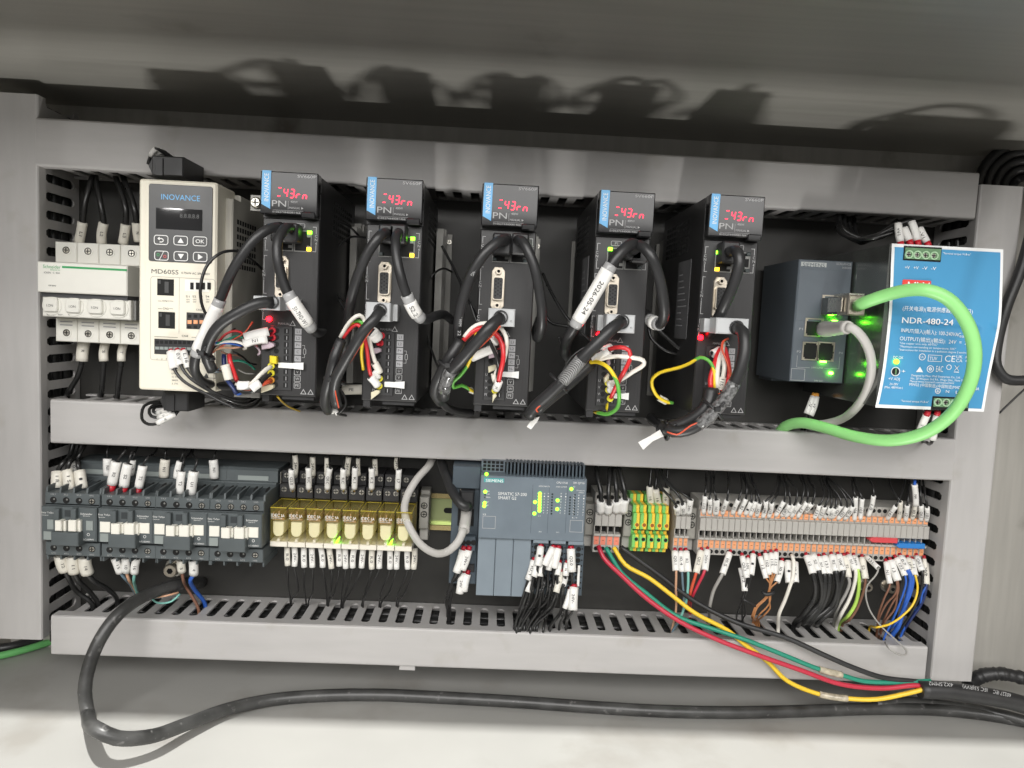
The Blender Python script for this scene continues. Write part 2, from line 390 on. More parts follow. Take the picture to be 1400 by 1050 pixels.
hduct('middle horizontal grey cable duct between the two device rows', (70.3, 548.6), (1307.4, 602.9), (68, 603.2), (1299.4, 655), (1,), seed=5, u0=22)
hduct('bottom horizontal grey cable duct above the cabinet floor', (67, 845), (1267, 887), (73.5, 893), (1265, 935), (1,), tab=300, seed=8, u0=16)
x0, z0 = at(59.4, 874.9, 61); x1, z1 = at(43.1, 128.6, 61)
duct('left vertical grey cable duct beside the circuit breaker', ((x0 + x1) / 2, 0, z0), z1 - z0, 35, -math.pi / 2, (0,), seed=11, u0=7)
x0, z0 = at(1278, 930, 61); x1, z1 = at(1340, 252, 61)
duct('right vertical grey cable duct beside the blue power supply', ((x0 + x1) / 2 + 35, 0, z0), z1 - z0, 35, -math.pi / 2, (1,), seed=13, u0=5)
# ------------------------------------------------------------------ mounting rails
def rail(label, x0, x1, zc, mats):
    t = thing('din_rail', label, 'mounting rail', (x0, 0, zc))
    prof = [(-17.5, 7.5), (-13, 7.5), (-12.5, 7), (-12.5, 1), (12.5, 1), (12.5, 7), (13, 7.5), (17.5, 7.5), (17.5, 6.5), (13.5, 6.5), (13.5, .1), (-13.5, .1), (-13.5, 6.5), (-17.5, 6.5)]
    n = len(prof); m = MB(); mi = [0, 0, 1, 1, 2, 1, 0, 0, 0, 0, 0, 0, 0, 0]
    vs = [(x0, d, zc + v) for v, d in prof] + [(x1, d, zc + v) for v, d in prof]
    for i in range(n): m.add([vs[i], vs[(i + 1) % n], vs[n + (i + 1) % n], vs[n + i]], [(0, 1, 2, 3)], mi[i])
    m.box(x0, x1, zc + 1, zc + 12.4, 1.0, 1.25, 0, 1)
    part(t, 'rail_strip', m, mats)
    x = x0 + 6
    while x < x1 - 18:
        part(t, 'slot', MB().rrect(x, x + 12, zc - 2.6, zc + 2.6, 2.5, .9, 1.5), 'hole'); x += 25
    return t
xa, za = at(608, 700, 7); RZ = za
rail('zinc yellow mounting rail behind the lower row of devices', at(80, 690, 7)[0], at(1272, 720, 7)[0], RZ, ['rail_yellow', 'rail_green', 'rail_pink'])
rail('zinc yellow mounting rail under the circuit breaker', at(76, 386, 7)[0], at(186, 390, 7)[0], at(130, 388, 7)[1], ['rail_yellow', 'rail_green', 'rail_pink'])
rail('zinc yellow mounting rail under the network switch and blue power supply', at(1075, 440, 7)[0], at(1300, 450, 7)[0], at(1180, 440, 7)[1], ['rail_yellow', 'rail_green', 'rail_pink'])
# ------------------------------------------------------------------ circuit breaker
def breaker():
    x0, ztop = at(75, 330, 52); x1 = x0 + 72; zmid = at(78, 357, 52)[1]; zl0 = at(78, 436, 52)[1]; zl1 = at(80, 466.5, 52)[1]
    t = thing('circuit_breaker', 'white four pole circuit breaker with green stripe at the left end of the upper row', 'circuit breaker', (x0 + 36, 8, zl1))
    b = MB()
    for i in range(4):
        a = x0 + 18 * i + .15; e = a + 17.7
        b.box(a, e, zmid - 1, ztop, 8, 52, .6); b.box(a, e, zl1, zl0 + 1, 8, 52, .6); b.box(a, e, zl0 + 1, zmid - 1, 8, 50)
    part(t, 'body', b, 'cream_white')
    n = MB(); zn0, zn1 = at(56, 399, 76)[1], at(58, 357.5, 76)[1]; n.box(x0 + .2, x0 + 71.8, zn0, zn1, 52, 76, .8)
    f = part(t, 'label_cover', n, 'cream_white')
    p = MB(); p.tpx('Schneider', 58.8, 366.3, 76.15, 4.6, 24, 0); p.tpx('Electric', 69, 369.6, 76.15, 2.2, 13, 0)
    x, z = at(85, 366.4, 76); p.box(x, x + 51.5, z, z + 1.6, 76, 76.2)
    part(f, 'lettering', p, 'green_print')
    p = MB(); p.tpx('iC65N  C 40A', 60, 373.5, 76.15, 2.4, 22, 0); p.tpx('A9F18440', 66, 391.3, 76.15, 2.2, 10.5, 0); part(f, 'lettering', p, 'ink')
    d = MB(); zb = at(58, 405, 74)[1]; d.box(x0 + .4, x0 + 69.5, zb, zn0 + .4, 52, 71); part(t, 'recess_bar', d, 'handle_dark')
    lo = MB(); zt0 = at(62, 432.5, 71)[1]; lo.prism([(x0 + .3, zt0), (x0 + 71.6, zt0), (x0 + 71.6, zb), (x0 + .3, zb)], 52, 70, .8)
    nose = part(t, 'nose', lo, 'cream_white')
    for i in range(4):
        cx = x0 + 8.2 + 18 * i; cz = zb - 7.2
        q = MB(); q.knob(cx, cz, 8.0, 69.5, 70.6, 20, 0, .5); q.rrect(cx - 6.2, cx + 5.6, cz - 5.2, cz + 6.6, 2.2, 70, 72.6, .8); tg = part(t, 'toggle', q, 'cream_white')
        q = MB(); q.text('I.ON', cx - .2, cz - .9, 72.75, 1.9, 0, None, 0, 'c'); part(tg, 'lettering', q, 'ink')
        for zz in (at(91, 342, 52)[1], at(94, 455, 52)[1]):
            sx = x0 + 9.4 + 18 * i
            q = MB(); q.ring(sx, zz, 3.0, 4.2, 51.5, 52.5, 16); sr = part(t, 'screw_collar', q, 'cream_white')
            q = MB(); q.knob(sx, zz, 3.0, 51.9, 52.25, 14, 0); q.knob(sx, zz, 2.4, 52.2, 52.6, 12, 1, .3); q.box(sx - 1.9, sx + 1.9, zz - .35, zz + .35, 52.5, 52.75, 0, 0); q.box(sx - .35, sx + .35, zz - 1.9, zz + 1.9, 52.5, 52.76, 0, 0)
            part(sr, 'screw', q, ['hole', 'screw_zinc'])
        q = MB(); sx = x0 + 9 + 18 * i; zs = at(94, 440, 52)[1]
        q.box(sx - 5.2, sx + 5.2, zs - .4, zs + .5, 51.9, 52.1); q.box(sx - 5.2, sx + 5.2, zs - 3.2, zs - 2.3, 51.9, 52.1); part(t, 'groove', q, 'tile_grey')
    q = MB(); q.tpx('C40', 64, 430.8, 70.15, 3.6, 10); q.tpx('400V~', 79, 430.9, 70.15, 1.8, 8); q.tpx('6000', 93.5, 431.2, 70.15, 2.6, 10); part(nose, 'lettering', q, 'ink')
    s = MB(); s.box(x0 + 72, x0 + 79.5, zl0, zmid - 2, 8, 51); s.box(x0 + 71.9, x0 + 74, zt0, zb, 51, 66); part(t, 'side_module', s, 'grey_mid')
breaker()
# ------------------------------------------------------------------ frequency inverter
def inverter():
    D = 135; x0, x1, z0, z1 = -259.4, -203.5, at(196, 532.5, D)[1], 91.8
    t = thing('frequency_inverter', 'cream frequency inverter with dark keypad left of the servo drives', 'frequency inverter', ((x0 + x1) / 2, 1, z0))
    b = MB(); b.rrect(x0, x1, z0, z1, 2, 100, D, 1.3); b.box(x0 + 4.3, x0 + 4.8, z0 + 2, z1 - 2, D - .2, D + .12)
    body = part(t, 'front_cover', b, 'cream')
    s = MB(); s.rrect(x0 + 1, x1 + 5, z0 + 3, z1 - 3, 2, 1, 100.5); s.box(x1 - 1, x1 + 5.2, z0 + 6, z1 - 8, 60, 118, 1)
    part(t, 'housing', s, 'cream_dark')
    for r in range(7):
        for c in range(8):
            q = MB(); q.box(x1 + 4.8, x1 + 5.35, 66 - r * 5.6, 69.6 - r * 5.6, 66 + c * 5.6, 69.8 + c * 5.6); part(t, 'vent_slot', q, 'hole')
    q = MB(); a, e = at(204, 251, D), at(290, 361, D); q.rrect(a[0], e[0], e[1], a[1], 1.6, D - .4, D + .7, .2); kp = part(t, 'keypad', q, 'keypad')
    q = MB(); a, e = at(214, 284, D), at(277, 316, D); q.box(a[0], e[0], e[1], a[1], D + .6, D + .9); part(kp, 'display', q, 'display_glass')
    q = MB(); q.tpx('INOVANCE', 220.5, 272.5, D + .85, 7.6, 53); part(kp, 'lettering', q, 'badge_blue')
    q = MB(); q.tpx('8.8.8.8.8', 246, 297.5, D + 1.0, 5.5, 26); part(kp, 'lettering', q, 'keypad')
    kk = kpx(248, 330, D)
    for i, (px, py) in enumerate(((221.3, 328.2), (248, 329.2), (274.3, 330.2), (221.8, 349.6), (248.2, 350.5), (274.6, 351.5))):
        x, z = at(px, py, D); h, v = 9.8 * kk, 6.6 * kk; q = MB(); q.rrect(x - h + .2, x + h - .2, z - v + .2, z + v - .2, 1.7, D + .5, D + 1.1, .2); k = part(kp, 'button', q, 'keypad')
        q = MB(); d0, d1 = D + 1.0, D + 1.25; q.rframe(x - h, x + h, z - v, z + v, 1.9, .5, d0, d1)
        w_ = 2.2
        if i == 1: q.prism([(x - w_, z - 1.6), (x + w_, z - 1.6), (x, z + 1.9)], d0, d1)
        if i == 4: q.prism([(x - w_, z + 1.6), (x, z - 1.9), (x + w_, z + 1.6)], d0, d1)
        if i == 5: q.prism([(x - 1.6, z - w_), (x + 1.9, z), (x - 1.6, z + w_)], d0, d1)
        if i == 2: q.text('OK', x, z - 1.35, d1, 2.7, 0, 6.3, 0, 'c'); q.text('OK', x + .12, z - 1.3, d1 + .02, 2.7, 0, 6.3, 0, 'c')
        if i == 0: q.tube([(x - 1.4, d1, z + .9), (x + .6, d1, z + .9), (x + 1.8, d1, z - .3), (x + .6, d1, z - 1.5), (x - 1, d1, z - 1.5)], .42, 6, 0, 1); q.prism([(x - 2.6, z + .9), (x - 1, z + 2.2), (x - 1, z - .4)], d0, d1)
        if i == 3: q.prism([(x - 1.6, z - 2.9), (x - 1.2, z - 2.9), (x + 1.7, z + 2.9), (x + 1.3, z + 2.9)], d0, d1)
        part(k, 'symbol', q, 'print_white')
        if i == 3:
            q = MB(); q.ring(x - 2.4, z + .5, .75, 1.1, d0, d1, 12); part(k, 'symbol', q, 'green_print'); q = MB(); q.ring(x + 2.4, z - .5, .75, 1.1, d0, d1, 12); part(k, 'symbol', q, 'bridge_red')
    q = MB(); q.tpx('MD60SS', 207, 373.5, D + .2, 6, 37); q.tpx('0.75kW AC 3PH 380V', 248, 374.5, D + .2, 3, 39)
    q.tpx('CN1', 222, 412.6, D + .2, 2.6, 8); q.tpx('CN2', 222.5, 423, D + .2, 2.6, 8); q.tpx('CN4', 248.5, 460.5, D + .2, 2.8, 8.5); q.tpx('CN3', 268, 424.5, D + .2, 2.4, 8)
    for i, a in enumerate(('S1', 'S2', 'S3', 'S4')): q.tpx(a, 254 + 9 * i, 406.5, D + .2, 2.6, 5); q.tpx('ON', 254.5 + 9 * i, 410.3, D + .2, 1.8, 4.5); q.tpx('OFF', 254.5 + 9 * i, 413.6, D + .2, 1.8, 4.8)
    for i, a in enumerate('123456789'): q.tpx(a, 214.5 + 6 * i, 492, D + .2, 2.6)
    for i, a in enumerate(('0.75kW', 'U/V/W', 'AC 3PH', '380V', '2.7A')): q.tpx(a, 234.5, 507 + 4.6 * i, D + .2, 2.2, 9)
    for px, py, qx, qy in ((211, 460, 243, 461), (262, 461, 284, 462), (216, 411.5, 221, 411.5), (231, 411.6, 237, 411.6), (216, 422, 221.5, 422), (231.5, 422, 237, 422)):
        a, e = at(px, py, D), at(qx, qy, D); q.box(a[0], e[0], a[1] - .12, a[1] + .12, D, D + .2)
    x, z = at(278, 517, D); q.prism([(x, z), (x + 4.2, z), (x + 2.1, z + 4)], D, D + .15); x, z = at(284, 517, D); q.frame(x, x + 6, z, z + 4, .3, D, D + .15)
    part(body, 'lettering', q, 'keypad')
    q = MB(); a, e = at(205.8, 377.5, D), at(293, 496, D); q.rframe(a[0], e[0], e[1], a[1], 2, .35, D - .1, D + .15); x, _ = at(245, 380, D); q.box(x, x + .3, at(245, 456, D)[1], a[1], D - .1, D + .15); part(body, 'panel_line', q, 'cream_dark')
    for a in ((215, 381, 237.5, 404.5), (216.5, 426, 239, 449.5)):
        q = MB(); q.bpx(*a, D - .5, D + .25); j = part(t, 'network_socket', q, 'hole')
        q = MB(); q.bpx(a[0] + 10, a[1] + 4, a[0] + 15.5, a[3] - 4, D, D + .5); q.bpx(a[0] + 1.5, a[1] + 2, a[0] + 4.5, a[1] + 7, D, D + .4); part(j, 'contact', q, 'keypad')
    q = MB(); q.bpx(253, 382, 286, 399.5, D - .5, D + .3); sw = part(t, 'switch_block', q, 'cream_white')
    for i in range(4): q = MB(); q.bpx(260 + 7.8 * i, 386.3, 264.3 + 7.8 * i, 395.8, D, D + .8); part(sw, 'dip_switch', q, 'hole')
    q = MB(); q.bpx(255, 427, 290, 451, D - .5, D + .4); cn = part(t, 'connector', q, 'black_plastic')
    for i in range(3):
        q = MB(); q.bpx(256 + 8.2 * i, 437.5, 261.8 + 8.2 * i, 443, D, D + 1.3, .3); part(cn, 'push_lever', q, 'orange')
        q = MB(); q.bpx(256.6 + 8.2 * i, 430, 261.2 + 8.2 * i, 434.5, D, D + .6); q.bpx(256.6 + 8.2 * i, 445, 261.2 + 8.2 * i, 449.5, D, D + .6); part(cn, 'wire_hole', q, 'hole')
    q = MB(); q.bpx(211, 463, 282, 487, D - .5, D + .5); tb = part(t, 'terminal_block', q, 'black_plastic')
    for i in range(11):
        q = MB(); q.bpx(212.5 + 6.2 * i, 465.5 + .1 * i, 217 + 6.2 * i, 470 + .1 * i, D, D + .7); part(tb, 'wire_hole', q, 'hole')
        q = MB(); q.bpx(212 + 6.2 * i, 473.8 + .15 * i, 217.3 + 6.2 * i, 478 + .15 * i, D, D + 1.1, .2); part(tb, 'push_lever', q, 'window_grey')
inverter()
# ------------------------------------------------------------------ servo drives
def servo(ox, oz, label, red, leds, idx=0):
    X0, X1, Z0, Z1 = -10.6, 29.4, -59.6, 97.3
    t = thing('servo_drive', label, 'servo drive', (10 + ox, 1, Z0 + oz), 'servo drives in the upper row')
    B = lambda: MB(ox, oz)
    m = B(); m.box(X0, X1, Z0, 66.5, 26, 150, .8); m.box(X0, X1, 66.5, Z1 - 1, 26, 149)
    body = part(t, 'body', m, 'drive_black')
    m = B(); m.box(X0 + 2, X1 + 6, Z0 + 2, Z1 - 16, 3, 26); m.box(X0 - 1, X1 + 12, Z1 - 34, Z1 - 18, 0.2, 3); m.box(X0 - 1, X1 + 12, Z0 - 2, Z1 - 18, .2, 2.6)
    hs = part(t, 'heatsink', m, 'heatsink')
    for i in range(8): q = B(); q.box(X1 + 1 + i * .1, X1 + 7.4, Z0 + 2, Z1 - 22 + (i < 3) * 6, 6 + i * 6.2, 8.2 + i * 6.2); part(hs, 'fin', q, 'heatsink')
    q = B(); q.knob(X1 + 9.5, Z1 - 25, 2.6, 3, 4.6, 12, 0, .5); q.box(X1 + 7.7, X1 + 11.3, Z1 - 25.3, Z1 - 24.7, 4.4, 4.8, 0, 1); q.box(X1 + 9.2, X1 + 9.8, Z1 - 26.8, Z1 - 23.2, 4.4, 4.81, 0, 1); part(hs, 'screw', q, ['screw_zinc', 'hole'])
    for r in range(6):
        for c in range(9):
            q = B(); q.box(X0 - .3, X0 + .1, 84 - r * 4.6, 86.6 - r * 4.6, 40 + c * 8, 45.6 + c * 8); part(body, 'vent_slot', q, 'hole')
            if r < 6: q = B(); q.box(X1 - .1, X1 + .3, 84 - r * 4.6, 86.6 - r * 4.6, 40 + c * 8, 45.6 + c * 8); part(body, 'vent_slot', q, 'hole')
    q = B(); q.box(X0 - .25, X0, -6, 55, 86, 122); st = part(body, 'rating_plate', q, 'sticker')
    q = B()
    for i in range(9): q.box(X0 - .35, X0, 44 - i * 5, 45 - i * 5, 90, 90 + 10 + (i * 37 % 17))
    part(st, 'printing', q, 'tile_grey')
    # display window
    m = B(); m.rrect(X0 + .3, X1 - .1, 68, Z1, .8, 149, 157.5, .7); win = part(t, 'display_window', m, 'gloss_black')
    d = 157.55
    q = B(); q.prism([(X0 + 1.2, 74.5), (X0 + 7.3, 71.4), (X0 + 7.6, Z1 + .3), (X0 + 1.5, Z1 + .3)], 150, d + .45, .1); bd = part(win, 'badge', q, 'badge_blue')
    q = B(); q.text('INOVANCE', X0 + 6.2, 76.6, d + .5, 3.2, 0, 19, math.pi / 2); part(bd, 'lettering', q, 'print_white')
    q = B(); q.text('SV660P', 15, Z1 - 3.6, d, 2, 0, 13); q.text('PN', X0 + 8.4, 73.4, d, 4.2, 0, 9.8); q.text('400W', 10.6, 76.4, d, 1.5, 0, 5); q.text('MANUAL', 9.8, 72.2, d, 1.5, 0, 7.6); q.prism([(18.1, 72.1), (19.6, 72.9), (18.1, 73.7)], d - .2, d)
    q.box(X0 + 9, 19.6, 70.9, 71.05, d - .2, d); q.box(8.9, 9.1, 71.8, 77.4, d - .2, d)
    part(win, 'lettering', q, 'print_grey')
    q = B(); q.text('01052744400814663', X0 + 8.8, 68.9 + .2, d, 1.3, 0, 20.5); part(win, 'lettering', q, 'print_grey')
    q = B(); q.rrect(18.2, 28, 66.2, 70.6, .9, 150, 159, .7); part(win, 'latch', q, 'gloss_black')
    # seven segment digits
    SEG = {'a': (0, 1, 1, 1), 'b': (1, .5, 1, 1), 'c': (1, 0, 1, .5), 'd': (0, 0, 1, 0), 'e': (0, 0, 0, .5), 'f': (0, .5, 0, 1), 'g': (0, .5, 1, .5)}
    for i, s in enumerate(('ad', 'bcfg', 'abcdg', 'eg', 'ceg')):
        q = B(); bx, bz, wd, ht = 1.2 + i * 4.4, 80.6 - i * .35, 2.5, 5.6
        for c in s:
            x0, y0, x1, y1 = SEG[c]; p, r = (bx + x0 * wd + y0 * .7, bz + y0 * ht), (bx + x1 * wd + y1 * .7, bz + y1 * ht)
            v = Vector((r[0] - p[0], r[1] - p[1])); L = v.length; v /= L; nn = Vector((-v.y, v.x)) * .28; a = Vector(p) + v * .4; e = Vector(p) + v * (L - .4)
            q.prism([tuple(a - v * .2), tuple(a - nn), tuple(e - nn), tuple(e + v * .2), tuple(e + nn), tuple(a + nn)], d - .3, d + .12)
        part(win, 'digit', q, 'digit_red')
    # socket area
    D = 150
    q = B()
    for i, s in enumerate(('P1', 'P2')):
        x = 1 + i * 10.3; q.rframe(x, x + 7.7, 60.2, 63.6, .8, .3, D - .1, D + .2); q.text(s, x + 3.9, 60.9, D + .2, 2.0, 0, None, 0, 'c')
    for x, za, zb, s, dx in ((X0 + 1.8, 43.5, 61.5, 'CN3', 1), (X1 - 2.6, 44, 61.5, 'CN4', -1), (X0 + 1.2, 13, 40, 'CN1', 1), (X0 + .9, -5.5, 9.5, 'CN2', 1)):
        mz = (za + zb) / 2; q.box(x, x + .35, mz + 4, zb, D, D + .15); q.box(x, x + .35, za, mz - 4, D, D + .15)
        q.box(x, x + 2.2 * dx, zb - .35, zb, D, D + .16); q.box(x, x + 2.2 * dx, za, za + .35, D, D + .16)
        for k, ch in enumerate(s): q.text(ch, x + .2, mz + 1.4 - k * 2.6, D + .15, 1.9, 0, None, 0, 'c')
    q.text('MANUAL', 1.5, -8.6, D + .15, 1.6, 0, 8.5)
    for cx, cz in ((11.8, -8.2), (20.5, -57), (25.6, -57)):
        q.prism([(cx - 2.2, cz - .9), (cx + 2.2, cz - .9), (cx, cz + 2.9)], D, D + .14)
    part(body, 'lettering', q, 'print_grey')
    q = B()
    for cx, cz in ((11.8, -8.2), (20.5, -57), (25.6, -57)): q.prism([(cx - 1.5, cz - .5), (cx + 1.5, cz - .5), (cx, cz + 2.1)], D, D + .2)
    part(body, 'warning_mark', q, 'black_plastic')
    for i in (0, 1):
        x = -1.4 + i * 13; q = B(); q.frame(x, x + 12.4, 43.6, 58.6, .7, D - 1, D + .6); q.box(x + .7, x + 11.7, 44.3, 57.9, D - 1, D + .15, 0, 1); q.box(x + 9, x + 11.5, 46, 48, D, D + .5); q.box(x + 9, x + 11.5, 54, 56, D, D + .5)
        part(t, 'network_socket', q, ['grey_mid', 'hole'])
    for nm, (px, pz) in {'g1': (.6, 57.6), 'y1': (.4, 45.6), 'g2': (22.5, 57.4), 'y2': (22.3, 45.6)}.items():
        on = nm in leds; q = B(); q.box(px - 1.5, px + 1.5, pz - 1.2, pz + 1.2, D, D + 1.6, .3); part(t, 'status_light', q, ('led_green' if nm[0] == 'g' else 'led_yellow') if on else 'led_off')
    # d-sub socket
    q = B(); q.prism([(-1.2, 12.4), (8.6, 12.4), (8.6, 36.6), (6.4, 40), (.8, 40), (-1.2, 36.6)] if False else [(.8, 9.6), (6.2, 9.6), (8.4, 12.6), (8.4, 37.2), (6.2, 40.2), (.8, 40.2), (-1.2, 37.2), (-1.2, 12.6)], D - .5, D + 1.2, .3)
    vg = part(t, 'serial_socket', q, 'nickel')
    q = B(); q.rframe(-.2, 7.6, 16.6, 33.2, 2, .7, D + 1, D + 4.4); part(vg, 'shell', q, 'nickel')
    q = B(); q.rrect(.4, 7, 17.2, 32.6, 1.5, D + 1, D + 3.6); ins = part(vg, 'insert', q, 'black_plastic')
    q = B()
    for c in range(3):
        for r in range(5): q.knob(2 + c * 1.75, 19.6 + r * 2.6 + (c % 2) * 1.2, .55, D + 3.5, D + 3.75, 8)
    part(ins, 'pin_hole', q, 'hole', stuff=True)
    for z in (37, 12.8): q = B(); q.ring(3.6, z, 1.2, 2.3, D + 1, D + 4, 6); q.knob(3.6, z, 1.2, D, D + 1.6, 10, 1); part(vg, 'nut', q, ['nickel', 'hole'])
    # power terminals
    q = B(); q.box(-3.6, 12.2, -55.5, -9.5, D - .5, D + 1.4, .4); tb = part(t, 'terminal_block', q, 'black_plastic')
    for i in range(9):
        z = -13 - i * 4.85
        q = B(); q.box(6.3, 9.6, z - 1.7, z + 1.7, D + 1.2, D + 1.6); q.box(8.0, 8.5, z - 1.3, z + 1.3, D + 1.5, D + 1.75, 0, 1); part(tb, 'release_slot', q, ['hole', 'tile_grey'])
        q = B(); q.knob(1.0, z, 1.8, D + 1.2, D + 1.65, 12); part(tb, 'wire_hole', q, 'hole')
        s = ('L1', 'L2', 'P+', 'C', 'N-', 'U', 'V', 'W', 'PE')[i]
        if i < 5:
            q = B(); q.box(13.6, 18.2, z - 2.1, z + 2.1, D, D + .15, 0, 0); q.text(s, 15.9, z - .9, D + .2, 1.9, 1, None, 0, 'c'); part(body, 'terminal_mark', q, ['tile_grey', 'ink'])
        else:
            q = B(); q.rframe(13.6, 18.2, z - 2.1, z + 2.1, .5, .3, D - .1, D + .15); q.text(s, 15.9, z - .9, D + .2, 1.9, 0, None, 0, 'c'); part(body, 'terminal_mark', q, 'print_grey')
            q = B(); q.text(s, -2.6, z - .8, D + 1.5, 1.8, 0); part(tb, 'lettering', q, 'tile_grey')
    q = B(); q.rframe(19.7, 21.7, -29.2, -25, .8, .25, D - .1, D + .15); q.box(20.6, 20.8, -25, -22.6, D, D + .15); q.box(20.6, 20.8, -31.6, -29.2, D, D + .15); q.box(18.8, 20.8, -22.8, -22.6, D, D + .16); q.box(18.8, 20.8, -31.6, -31.4, D, D + .16); part(body, 'resistor_mark', q, 'print_grey')
    q = B(); q.box(X0 + 1, X0 + 6, Z0 - 5, Z0 + .5, 140, 148); q.box(4, 27, Z0 - 3, Z0 + .2, 128, 146); part(body, 'foot', q, 'black_plastic')
    if red: q = B(); q.knob(X0 + (5.8, 0, 0, 6.6, 2.6)[idx], (-5.0, 0, 0, -3.8, -4)[idx], 1.9, D, D + 2.2, 12, 0, .8); part(t, 'charge_light', q, 'led_red')
    return t
SX = [at(px, py, 157.5)[0] + 10.3 for px, py in ((356.5, 233), (501, 242), (660, 250), (820, 260), (971, 265))]
SZ = [at(px, py, 157.5)[1] - 97.3 for px, py in ((356.5, 233), (501, 242), (660, 250), (820, 260), (971, 265))]
SL = ['first servo drive from the left, next to the cream inverter',
      'second servo drive from the left, cable with a short white sleeve hanging beside it',
      'middle servo drive with two plain black network cables arching from its ports',
      'fourth servo drive from the left under the long white dated cable sleeve',
      'rightmost servo drive with a single network cable and one empty port']
SLED = [('g2', 'y2'), ('g2', 'y2'), ('g1', 'g2'), ('g1',), ('g1', 'y1')]
for i in range(5): servo(SX[i], SZ[i], SL[i], i in (0, 3, 4), SLED[i], i)
# ------------------------------------------------------------------ network switch
def net_switch():
    D = 85; x0, z1 = at(1092.8, 354.2, D); x1, z0 = at(1152.5, 524.5, D); x0 = 247.2; x1 = 292
    t = thing('network_switch', 'grey blue network switch with four ports beside the blue power supply', 'network switch', ((x0 + x1) / 2, 8, z0))
    q = MB(); q.box(x0, x1, z0, z1, 10, D, .8); q.box(x0 + 3, x1 - 3, z0 - 3, z0, 10, 40); body = part(t, 'body', q, 'switch_grey')
    q = MB(); q.box(x0 + 1, x1 - 10, at(1122, 440, D)[1], at(1122, 369, D)[1], D - .1, D + .35, .15); part(body, 'cover_plate', q, 'switch_grey')
    a, e = at(1095.5, 357.8, D), at(1129.5, 365.5, D); q = MB(); q.box(a[0], e[0], e[1], a[1], D, D + .3); bd = part(body, 'badge', q, 'badge_pale')
    q = MB(); q.tpx('SIEMENS', 1097.5, 364.2, D + .4, 5.2, 30); part(bd, 'lettering', q, 'plc_dark')
    q = MB(); q.tpx('SCALANCE', 1143.5, 362, D + .1, 3, 20); q.tpx('XB005', 1151, 367.3, D + .1, 2.6, 13); q.tpx('LAN1-LAN2', 1109, 503.5, D + .1, 2.4, 16); q.tpx('P1', 1092.5, 451, D + .1, 3, 5); q.tpx('P3', 1089.5, 482, D + .1, 3, 5); q.tpx('P4', 1147, 484, D + .1, 3, 5); q.tpx('24V DC', 1113, 521.5, D + .1, 2.2, 12)
    for px, py, qx, qy in ((1090, 502, 1107, 502.6), (1127, 503.4, 1147, 504.2)):
        a, e = at(px, py, D), at(qx, qy, D); q.box(a[0], e[0], a[1] - .12, a[1] + .12, D, D + .14)
    for px, py, qy in ((1090, 486, 502), (1148, 488, 504)): a, e = at(px, py, D), at(px, qy, D); q.box(a[0], a[0] + .24, e[1], a[1], D, D + .15)
    part(body, 'lettering', q, 'print_grey')
    a, e = at(1082, 503.5, D), at(1099.5, 520.5, D); q = MB(); q.frame(a[0], e[0], e[1], a[1], .3, D, D + .15); part(body, 'code_frame', q, 'print_grey')
    for i, (px, py, qx, qy) in enumerate(((1124, 403, 1149, 432), (1101, 434.5, 1124, 461), (1097.5, 467, 1117.5, 493), (1117.5, 467, 1139, 494.5))):
        a, e = at(px, py, D), at(qx, qy, D); q = MB(); q.frame(a[0], e[0], e[1], a[1], 1.0, D - .4, D + .9); q.box(a[0] + 1, e[0] - 1, e[1] + 1, a[1] - 1, D - .4, D + .2, 0, 1)
        for sx in (a[0] + 1.0, e[0] - 2.2):
            for sz in (e[1] + 1, a[1] - 2.4): q.box(sx, sx + 1.2, sz, sz + 1.4, D, D + .8)
        part(t, 'network_socket', q, ['nickel', 'hole'])
    for px, py, w_, h in ((1135, 430, 4.5, 1.4), (1140, 439, 4, 1.4), (1121.3, 456, 1.4, 1.8), (1124.5, 494.5, 4.5, 1.2), (1135, 510, 2.6, 2.2)):
        x, z = at(px, py, D); q = MB(); q.rrect(x - w_ / 2, x + w_ / 2, z - h / 2, z + h / 2, h * .4, D, D + 2.6, .3); part(t, 'status_light', q, 'led_bright')
net_switch()
